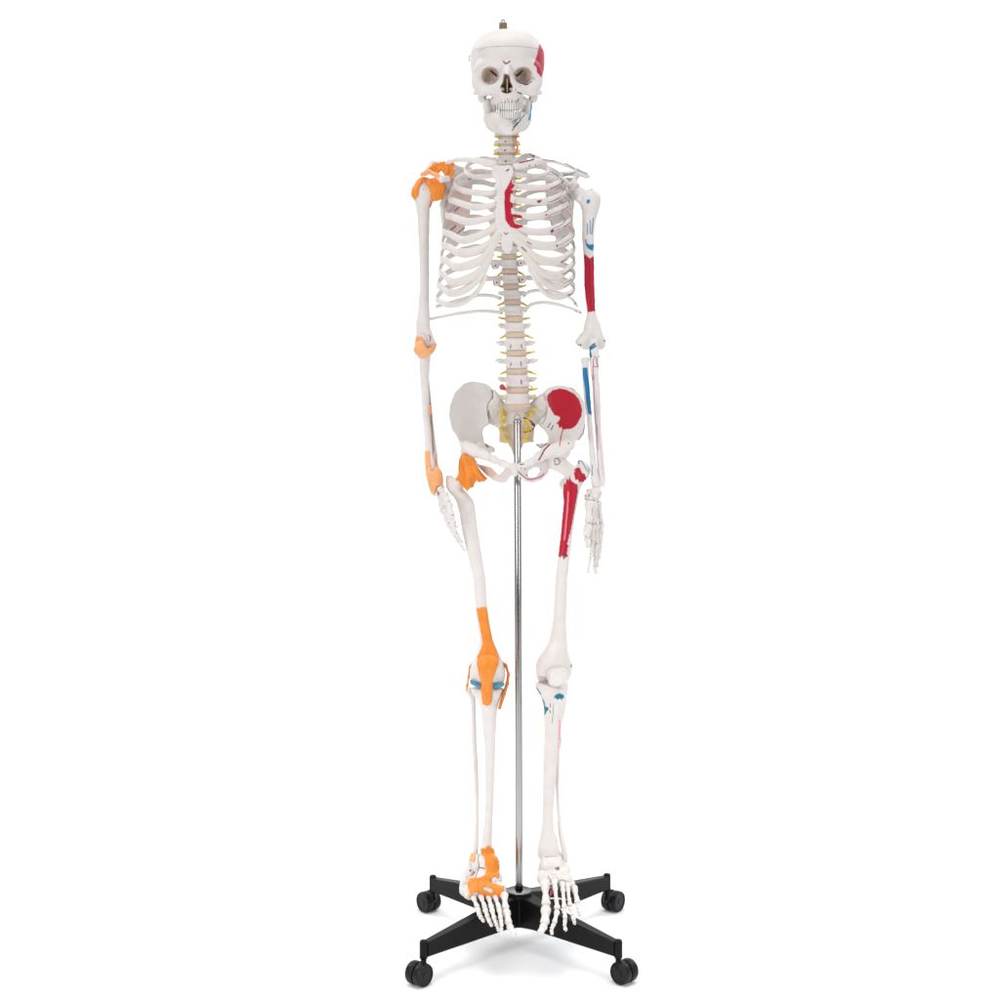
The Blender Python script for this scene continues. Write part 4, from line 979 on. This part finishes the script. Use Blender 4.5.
# hip capsule
s = Solid(.0013)
s.plate('n', [(190, 456), (205, 466), (240, 480), (236, 500), (256, 530), (282, 562), (318, 604), (300, 618), (272, 624), (262, 615), (246, 630), (240, 655), (226, 652), (205, 672), (190, 655), (170, 640), (158, 615), (138, 610), (158, 582), (158, 540), (160, 500), (172, 475)], lambda px, py: -.014 + .0012 * np.abs(px - 470), .0085, k=.003, r=.006)
s.tube([ZW('n', 195, 500, -.020), ZW('n', 215, 560, -.026), ZW('n', 205, 640, -.018)], [.006, .006, .004], k=.008); s.tube([ZW('n', 240, 500, -.016), ZW('n', 250, 560, -.022), ZW('n', 290, 605, -.014)], [.004, .005, .003], k=.006)
s.rough(.0008, 300)
s.build('hip_ligament', M_LIG, skel)

fr = Solid(.0015)
fr.column([('f', [(730, 690, 800), (770, 690, 792), (800, 698, 785), (850, 702, 777), (1000, 690, 752)]), ('i', [(0, 720, 796), (200, 710, 790), (300, 700, 790), (380, 680, 795), (450, 640, 803), (490, 610, 815, .8), (530, 598, 826, .75), (580, 602, 826, .7), (600, 610, 820, .65)])], None, (.015, -.004, -.018, -.014, -.004), .95, bl=4)
fr.tube([ZW('f', 655, 640, .004), ZW('f', 700, 665, .008), ZW('f', 760, 710, .014)], [.0165, .0125, .014], k=.010)
fr.ell(ZW('f', 640, 610, .006), (.017, .018, .016), k=.008)
fr.tube([ZW('f', 770, 740, .016), ZW('f', 805, 680, .018), ZW('f', 795, 648, .02)], [.013, .011, .007], k=.009)
fr.ell(ZW('f', 820, 700, .016), (.006, .011, .012), k=.008)
fr.ell(ZW('f', 697, 760, .02), (.006, .008, .008), k=.007)
fr.ell(ZW('i', 650, 580, .014), (.017, .022, .020), k=.008); fr.ell(ZW('i', 770, 575, .014), (.016, .022, .020), k=.008)
fr.rough(.0003, 240)
fr.build('thigh_bone', M_BONE, skel, [
    fill('f', [(772, 672), (790, 672), (800, 700), (815, 702), (828, 742), (808, 752), (795, 745), (785, 752), (778, 735), (765, 738), (755, 700), (765, 690), (755, 685)], RED),
    fill('f', [(738, 722), (740, 705), (728, 738), (722, 728), (712, 758), (705, 748), (700, 800), (705, 850), (700, 900), (690, 1000), (684, 1080), (720, 1085), (742, 1000), (760, 900), (778, 800), (778, 762), (745, 742)], RED),
    fill('f', [(684, 1060), (676, 1140), (690, 1145), (694, 1135), (702, 1148), (708, 1138), (718, 1146), (730, 1080)], RED),
    line('f', [(728, 800), (722, 900), (708, 1050)], (.72, .18, .22), .9), line('f', [(745, 850), (740, 950), (712, 1110)], (.36, .0, .02), .8),
    line('f', [(655, 630), (668, 622), (682, 635), (680, 650), (660, 655), (655, 632)], INK, .5), dot('f', 668, 638, (.4, .42, .35), .6), line('f', [(775, 632), (800, 640), (828, 690)], (.12, .28, .38), .7), line('f', [(775, 628), (785, 650)], INK, .5),
    line('i', [(825, 495), (830, 515), (825, 540)], DRED, 1.6), line('i', [(597, 505), (594, 530), (600, 545)], (.2, .35, .38), .6), line('h', [(130, 895), (150, 905)], INK, .7), line('h', [(135, 915), (148, 900)], DRED, .8),
    line('i', [(612, 600), (650, 610), (670, 590), (690, 555), (740, 545)], (.5, .47, .45), .4), line('i', [(735, 470), (735, 500)], (.6, .57, .56), .3)])
s = Solid(.0012); s.ell(ZW('i', 736, 606, -.037), (.0205, .0085, .0190), k=.002, p=2.5); s.rough(.0004, 300)
s.build('kneecap', M_BONE, skel, [line('i', [(678, 640), (690, 575), (735, 548), (785, 575)], (.55, .5, .48), .35), line('i', [(700, 655), (745, 665), (780, 650)], (.6, .5, .46), .3)])
tr = Solid(.0014)
tr.column([('i', [(640, 592, 802, .65), (655, 592, 802, .65), (690, 608, 800, .7), (730, 632, 794, .8), (760, 642, 788, .9), (800, 650, 776), (1000, 652, 752)]), ('j', [(200, 645, 736), (400, 642, 722), (600, 640, 706), (680, 634, 713), (750, 620, 735), (800, 608, 744), (850, 606, 748), (865, 620, 745)])], None, (-.004, .0, .010, .012), .95, bl=3)
tr.ell(ZW('i', 745, 725, -.024), (.010, .008, .014), k=.012)
tr.rough(.0003, 240)
tr.build('shin_bone', M_BONE, skel, [fill('i', [(712, 735), (722, 715), (745, 705), (772, 718), (778, 738), (765, 740), (762, 750), (748, 742), (735, 750), (728, 742)], TEAL),
    fill('i', [(630, 725), (644, 745), (656, 765), (658, 788), (674, 796), (684, 804), (670, 818), (660, 835), (650, 852), (640, 850), (632, 790)], TEAL), line('i', [(710, 778), (706, 840), (701, 895)], (.1, .38, .40), .5), line('i', [(690, 775), (690, 795)], (.2, .1, .1), .5), line('i', [(688, 815), (690, 830)], (.2, .1, .1), .4),
    line('i', [(605, 675), (620, 700), (630, 715)], INK, .5), line('i', [(640, 640), (690, 665), (760, 680)], (.5, .4, .36), .35), line('i', [(748, 880), (745, 1000)], PK, .8), line('j', [(745, 0), (738, 180)], PINK, .8)])
fx = Solid(.0011)
fx.column([('i', [(740, 770, 795), (800, 765, 785), (1000, 748, 762)]), ('j', [(60, 735, 756), (200, 723, 748), (400, 721, 746), (500, 727, 748), (600, 731, 753), (700, 738, 766), (780, 752, 786), (840, 762, 798), (880, 768, 800), (905, 778, 794)])], None, (.022, .02, .018, .012), .9, bl=3)
fx.build('calf_bone', M_BONE, skel, [fill('j', [(722, 160), (740, 160), (735, 400), (722, 400)], (.80, .58, .56)), line('j', [(740, 640), (752, 760), (745, 800)], (.70, .45, .42), .8)])

# ------------------------------------------------------------------ feet
def foot(key, blobs, chains, size, paint=None):
    s = Solid(.0011)
    for (u, v, y, rx, ry, rz) in blobs: s.ell(ZW(key, u, v, y), (rx, ry, rz), k=.002, p=2.3)
    s.rough(.0006, 600)
    ft = s.build('foot', M_BONE, skel, paint)
    digits(key, chains, ft, 'metatarsal_bone', 'toe_bone', size, key == 's')
    return s, ft
# orange foot: heel, ankle bones and the midfoot
bl = [(250, 235, .0, .016, .020, .018), (330, 260, -.01, .020, .022, .020), (165, 290, .03, .013, .030, .016), (120, 400, .03, .013, .026, .018), (95, 480, .02, .010, .020, .014), (130, 520, -.03, .010, .016, .012),
      (300, 380, -.03, .022, .020, .014), (400, 390, -.035, .014, .018, .012), (200, 440, -.04, .016, .018, .014), (290, 480, -.058, .012, .015, .012), (370, 490, -.062, .011, .015, .011), (450, 490, -.062, .012, .016, .012), (210, 500, -.055, .012, .014, .011), (150, 545, -.055, .009, .012, .009)]
# local frame step for 'r' is .1 px
fs, ft = foot('r', bl, [
    [(490, 530, -.075, 1.35), (508, 695, -.120, 1.5), (540, 850, -.150, 1.45), (592, 955, -.175, 1.0)],
    [(400, 560, -.072), (440, 680, -.124, 1.0), (458, 790, -.148, .95), (468, 870, -.160, .9), (462, 962, -.168, .85)],
    [(335, 565, -.070), (365, 680, -.120, 1.0), (398, 800, -.142, .95), (425, 865, -.152, .9), (440, 920, -.158, .8)],
    [(255, 550, -.066), (300, 680, -.112, 1.0), (330, 780, -.130, .95), (350, 825, -.138, .9), (372, 865, -.142, .8)],
    [(180, 560, -.062), (225, 680, -.102, 1.0), (250, 760, -.116, .95), (270, 790, -.120, .9), (292, 818, -.124, .8)]], .0052,
    [line('r', [(240, 100), (232, 200), (240, 270), (205, 370)], (.2, .16, .12), .5), dot('r', 152, 305, INK, .8), line('r', [(240, 275), (300, 285)], INK, .4)])
ank = Solid(.0012); ank.ops = fs.ops + [o for o in ti.ops] + [o for o in fi.ops]
lig1 = [(250, 90), (290, 82), (305, 95), (320, 68), (345, 50), (360, 75), (380, 80), (410, 120), (415, 160), (440, 200), (448, 260), (440, 385), (400, 358), (360, 380), (350, 410), (355, 425), (400, 440), (450, 452), (492, 460), (490, 520), (475, 570), (472, 640), (455, 668), (435, 640), (415, 590), (390, 570),
        (340, 565), (300, 572), (262, 548), (235, 525), (205, 520), (190, 535), (150, 520), (125, 470), (125, 430), (140, 385), (190, 375), (230, 380), (290, 360), (320, 300), (300, 250), (300, 200), (285, 150), (262, 120)]
sh = shell([fs, ti], 'r', lig1, .0034, .0012)
sh.ell(ZW('r', 330, 495, -.074), (.011, .02, .0045), 'sub', k=.002, roty=12)
sh.rough(.0006, 380)
sh.build('foot_ligament', M_LIG, skel)
sh = shell([fi, fs], 'r', [(150, 130), (185, 140), (205, 160), (200, 200), (180, 222), (140, 205), (148, 165)], .0030, .0011); sh.rough(.0005, 420)
sh.build('ankle_ligament', M_LIGL, skel)
s = Solid(.0010); s.tube([ZW('r', 175, 512, -.062), ZW('r', 150, 550, -.066), ZW('r', 140, 575, -.064)], [.0045, .004, .002], flat=((0, 1, 0), .7), k=.003); s.build('ankle_ligament', M_LIGL, skel)

bl = [(250, 205, .006, .020, .024, .017), (280, 270, -.01, .018, .022, .018), (200, 290, -.012, .013, .018, .018), (390, 300, .0, .012, .020, .014), (180, 375, -.045, .012, .014, .013), (280, 350, -.04, .016, .014, .010), (370, 340, -.025, .014, .016, .013), (330, 380, -.052, .010, .012, .008),
      (250, 385, -.055, .009, .012, .008), (410, 400, -.048, .013, .014, .013), (450, 440, -.05, .010, .012, .008), (370, 230, .02, .008, .02, .012), (330, 220, .02, .010, .03, .02)]
fs2, ft2 = foot('s', bl, [
    [(198, 395, -.058, 1.8), (212, 665, -.118, 1.95), (196, 850, -.150, 1.7), (148, 935, -.172, 1.0)],
    [(292, 390, -.062, 1.2), (325, 700, -.128, 1.1), (292, 835, -.150, .95), (262, 895, -.160, 1.0), (272, 948, -.166, .8)],
    [(372, 415, -.060, 1.1), (395, 690, -.124, 1.0), (402, 790, -.142, .95), (395, 868, -.150, 1.0), (415, 910, -.156, 1.0)],
    [(420, 430, -.058, 1.1), (452, 670, -.114, 1.0), (478, 760, -.130, .95), (492, 810, -.136, .9), (500, 845, -.140, .8)],
    [(488, 460, -.054, 1.25), (530, 640, -.104, 1.0), (535, 700, -.116, .95), (540, 730, -.120, .9), (548, 762, -.124, .8)]], .0049,
    [dot('s', 222, 395, INK, .7), line('s', [(232, 360), (262, 420), (268, 460)], (.35, .15, .15), .5), fill('s', [(300, 275), (345, 265), (345, 300), (320, 310), (302, 295)], (.22, .13, .12)), line('s', [(200, 170), (320, 160)], (.35, .3, .28), .5), line('s', [(340, 400), (440, 412)], (.4, .38, .36), .4), line('s', [(475, 455), (495, 462)], INK, .5),
     line('s', [(250, 340), (300, 345), (330, 380)], (.5, .42, .4), .4)])
s = Solid(.0008); s.ell(ZW('s', 192, 855, -.159), (.0038, .0028, .0038)); s.build('toe_mark', M_MEN, ft2) if False else None
V, F = sweep(crom([ZW('s', 250, 585, -.10), ZW('s', 320, 582, -.102), ZW('s', 400, 596, -.100)], 5), .0014, seg=8); mesh_obj('foot_wire', V, F, M_TOOTH, ft2)
V, F = sweep(crom([ZW('s', 245, 570, -.09), ZW('s', 262, 510, -.085), ZW('s', 290, 500, -.085), ZW('s', 250, 560, -.09)], 5), .0012, seg=8); mesh_obj('foot_tendon', V, F, M_RED, ft2)

# ================================================================== THE STAND
hubx = W(519, 889, 0)[0]
stand = thing('rolling_stand', 'black four-legged rolling stand with chrome pole under the white skeleton', 'stand', (hubx, 0, 0))
top = W(517.3, 421, 0)
V, F = sweep([[hubx, 0, .055], [hubx, 0, .30], top * .5 + np.array([hubx, 0, .3]) * .5, top], mm('0', 3.5), up=(0, 1, 0), seg=32); pole = mesh_obj('pole', V, F, M_CHROME, stand)
V, F = lathe([(mm('0', 3.5), 0), (mm('0', 4.1), .001), (mm('0', 4.1), .006), (mm('0', 3.6), .008), (mm('0', 2.0), .009)], 24, top - [0, 0, .006]); mesh_obj('pole_cap', V, F, M_CHROME, pole)
V, F = sweep(crom([top + [-.006, -.003, .004], top + [-.003, -.005, .012], top + [.003, -.005, .012], top + [.006, -.003, .004]], 5), .0012, seg=7); mesh_obj('pole_clip', V, F, M_WIRE, pole)
zt = W(519, 889, 0)[2]
V, F = lathe([(.0, zt - .068), (.022, zt - .068), (.0245, zt - .064), (.0245, zt - .014), (.0268, zt - .012), (.0275, zt - .008), (.0270, zt - .004), (.0262, zt - .0032)], 40, (hubx, 0, 0)); hub = mesh_obj('hub', V, F, M_BLACK, stand)
V, F = lathe([(.0255, zt - .0033), (.0252, zt - .0018), (.0235, zt - .0010), (.010, zt - .0004), (.0085, zt + .0000)], 40, (hubx, 0, 0)); mesh_obj('hub_plate', V, F, M_CHROME, hub)
V, F = lathe([(.0080, zt - .002), (.0082, zt + .006), (.0076, zt + .0068)], 24, (hubx, 0, 0)); mesh_obj('collar', V, F, M_BLACK, hub)

tips = [(423.6, 940, -.181, 'fl'), (618.3, 939.5, -.181, 'fr'), (433, 875.2, .181, 'bl'), (607, 873.5, .181, 'br')]
def box_mesh(stations, ori, bev=.0022):
    "closed tapered bar: stations (distance, z top, z bottom, half width) along the direction ori from the hub"
    V = []; e = np.array(ori); n = np.array([-e[1], e[0], 0])
    for (d, zt_, zb, w) in stations:
        c = np.array([hubx, 0, 0]) + e * d
        pr = [(-w + bev, zt_), (w - bev, zt_), (w, zt_ - bev), (w, zb + bev), (w - bev, zb), (-w + bev, zb), (-w, zb + bev), (-w, zt_ - bev)]
        for (a, z_) in pr: V.append(c + n * a + np.array([0, 0, z_]))
    F = []; m = 8
    for i in range(len(stations) - 1):
        for k in range(m): F.append([i * m + k, (i + 1) * m + k, (i + 1) * m + (k + 1) % m, i * m + (k + 1) % m])
    F.append(list(range(m))); F.append([(len(stations) - 1) * m + k for k in range(m)][::-1])
    return np.array(V), F
def flat_shade(o, ang=35):
    me = o.data
    me.polygons.foreach_set('use_smooth', np.ones(len(me.polygons), bool))
    try: me.set_sharp_from_angle(angle=math.radians(ang))
    except Exception: pass
casters = {'fl': (419.0, 973.8, -.188, -39), 'fr': (624.3, 971, -.178, 44), 'bl': (428.7, 900.7, .197, 40), 'br': (613, 899.2, .200, -36)}
def wheel_mesh(r, w):
    pr = [(.0, -w), (r * .30, -w), (r * .34, -w + .0012), (r * .80, -w + .0014), (r * .86, -w), (r * .93, -w), (r, -w + .003), (r, w - .002), (r * .96, w), (0, w)]
    return lathe(pr, 40, (0, 0, 0), 'x')
for (px, py, y, kk) in tips:
    t = W(px, py, y)
    ztop = t[2]; hgt = .031
    d = t[:2] - np.array([hubx, 0]); L = np.hypot(*d); e = np.array([d[0] / L, d[1] / L, 0])
    V, F = box_mesh([(.015, zt - .006, zt - .068, .016), (.05, zt - .012 , zt - .064, .015), (L - .004, ztop - .004, ztop - .031, .0085)], e)
    leg = mesh_obj('leg', V, F, M_BLACK, stand); flat_shade(leg, 30)
    c = np.array([t[0], t[1], 0])
    V, F = lathe([(0, ztop - .034), (.0068, ztop - .034), (.0076, ztop - .032), (.0076, ztop - .005), (.0068, ztop - .0015), (.005, ztop), (0, ztop + .0006)], 24, c)
    mesh_obj('boss', V, F, M_BLACK, leg)
    # castor
    cx_, cy_, cd, ang = casters[kk]
    cw = W(cx_, cy_, cd); R = .0208; cw[2] = R
    V, F = lathe([(.0052, ztop - .045), (.0055, ztop - .030)], 16, c); st_ = mesh_obj('castor', *lathe([(.0, R + .006), (.0075, R + .006), (.0078, R + .012), (.0052, R + .016), (.0052, ztop - .031), (0, ztop - .031)], 20, c), M_BLACK, stand)
    a = math.radians(ang); ax = np.array([math.cos(a), math.sin(a), 0])
    hc = np.array([cw[0], cw[1], R])
    s = Solid(.0014)
    # hood between the wheels
    fwd = np.array([-math.sin(a), math.cos(a), 0])
    s.tube([hc + [0, 0, .004], np.array([c[0], c[1], R + .010])], [.012, .0085], k=.004)
    s.build('castor_hood', M_BLACK, st_)
    for sg in (-1, 1):
        V, F = wheel_mesh(R, .0080)
        V = V * [-1, 1, 1] if sg > 0 else V
        if sg > 0: F = [f[::-1] for f in F]
        Rm = np.array([[math.cos(a), -math.sin(a), 0], [math.sin(a), math.cos(a), 0], [0, 0, 1]])
        V = V @ Rm.T + hc + ax * sg * .0096
        w_ = mesh_obj('wheel', V, F, M_TYRE, st_); flat_shade(w_, 40)

# ================================================================== SETTING
def grid_sheet():
    prof = [(-2.4, 0), (2.2, 0)] + [(2.2 + 1.3 * math.sin(a), 1.3 - 1.3 * math.cos(a)) for a in np.linspace(.08, math.pi / 2, 22)] + [(3.5, 6.0)]
    V = []; F = []
    for (y, z) in prof: V += [(-3.2, y, z), (3.2, y, z)]
    for i in range(len(prof) - 1): F.append([2 * i, 2 * i + 1, 2 * i + 3, 2 * i + 2])
    return V, F
V, F = grid_sheet()
fl_ = mesh_obj('floor', V, F, M_FLOOR, None); fl_['kind'] = 'structure'

# ------------------------------------------------------------------ lights
w = bpy.data.worlds.new('World'); scene.world = w; w.use_nodes = True
bg = w.node_tree.nodes['Background']; bg.inputs[1].default_value = 1
_n = w.node_tree.nodes; _l = w.node_tree.links
_tc = _n.new('ShaderNodeTexCoord'); _sx = _n.new('ShaderNodeSeparateXYZ'); _mr = _n.new('ShaderNodeMapRange'); _mc = _n.new('ShaderNodeMix'); _mc.data_type = 'RGBA'
_l.new(_tc.outputs['Generated'], _sx.inputs[0]); _l.new(_sx.outputs['Y'], _mr.inputs['Value'])      # the camera side of the studio is darker
_mr.inputs['From Min'].default_value = -.95; _mr.inputs['From Max'].default_value = -.35
_l.new(_mr.outputs[0], _mc.inputs[0]); _mc.inputs[6].default_value = (.10, .10, .11, 1); _mc.inputs[7].default_value = (.47, .49, .515, 1)
_l.new(_mc.outputs[2], bg.inputs[0])
def area(name, loc, tgt, size, power, color=(1, 1, 1), sy=None):
    l = bpy.data.lights.new(name, 'AREA'); l.energy = power; l.color = color
    l.shape = 'RECTANGLE'; l.size = size; l.size_y = sy or size
    o = bpy.data.objects.new(name, l); col.objects.link(o); o.location = loc
    from mathutils import Vector
    o.rotation_euler = (Vector(tgt) - Vector(loc)).to_track_quat('-Z', 'Y').to_euler()
    return o
def grid_(o, deg): o.data.spread = math.radians(deg)
area('key_softbox', (-2.1, -3.0, 1.7), (0, 0, .95), 1.2, 60, (.97, .985, 1), 2.4)
area('fill_softbox', (2.3, -2.8, 1.5), (0, 0, .95), 1.0, 36, (.97, .985, 1), 2.4)
area('overhead_softbox', (0, -.4, 5.2), (0, -.1, 0), 3.6, 118, (1, 1, 1), 3.6)
for x_, y_ in ((-1.9, -1.2), (1.9, -1.2), (-1.95, .9), (1.95, .9)):  # added lamps out of frame, brighten the floor and wash out its shadows
    grid_(area('added_floor_light', (x_, y_, 1.7), (0, -.05, 0), .7, .9), 60)
area('backdrop_light', (-2.2, 1.3, 3.2), (0.3, 3.4, 1.0), 1.2, 38)
area('backdrop_light', (2.2, 1.3, 3.2), (-.3, 3.4, 1.0), 1.2, 38)

# ------------------------------------------------------------------ camera
cam = bpy.data.cameras.new('Camera'); co = bpy.data.objects.new('Camera', cam); col.objects.link(co)
co.location = (0, -DIST, CAMZ); co.rotation_euler = (math.pi / 2, 0, 0)
cam.sensor_width = 36; cam.lens = 36 * FOC / 1000; cam.shift_y = -(500 - HY) / 1000; cam.clip_end = 100
scene.camera = co
scene.view_settings.view_transform = 'Standard'; scene.view_settings.look = 'None'
scene.view_settings.exposure = 0; scene.view_settings.gamma = 1
for o in scene.objects:
    if '_o' in o.keys(): del o['_o']
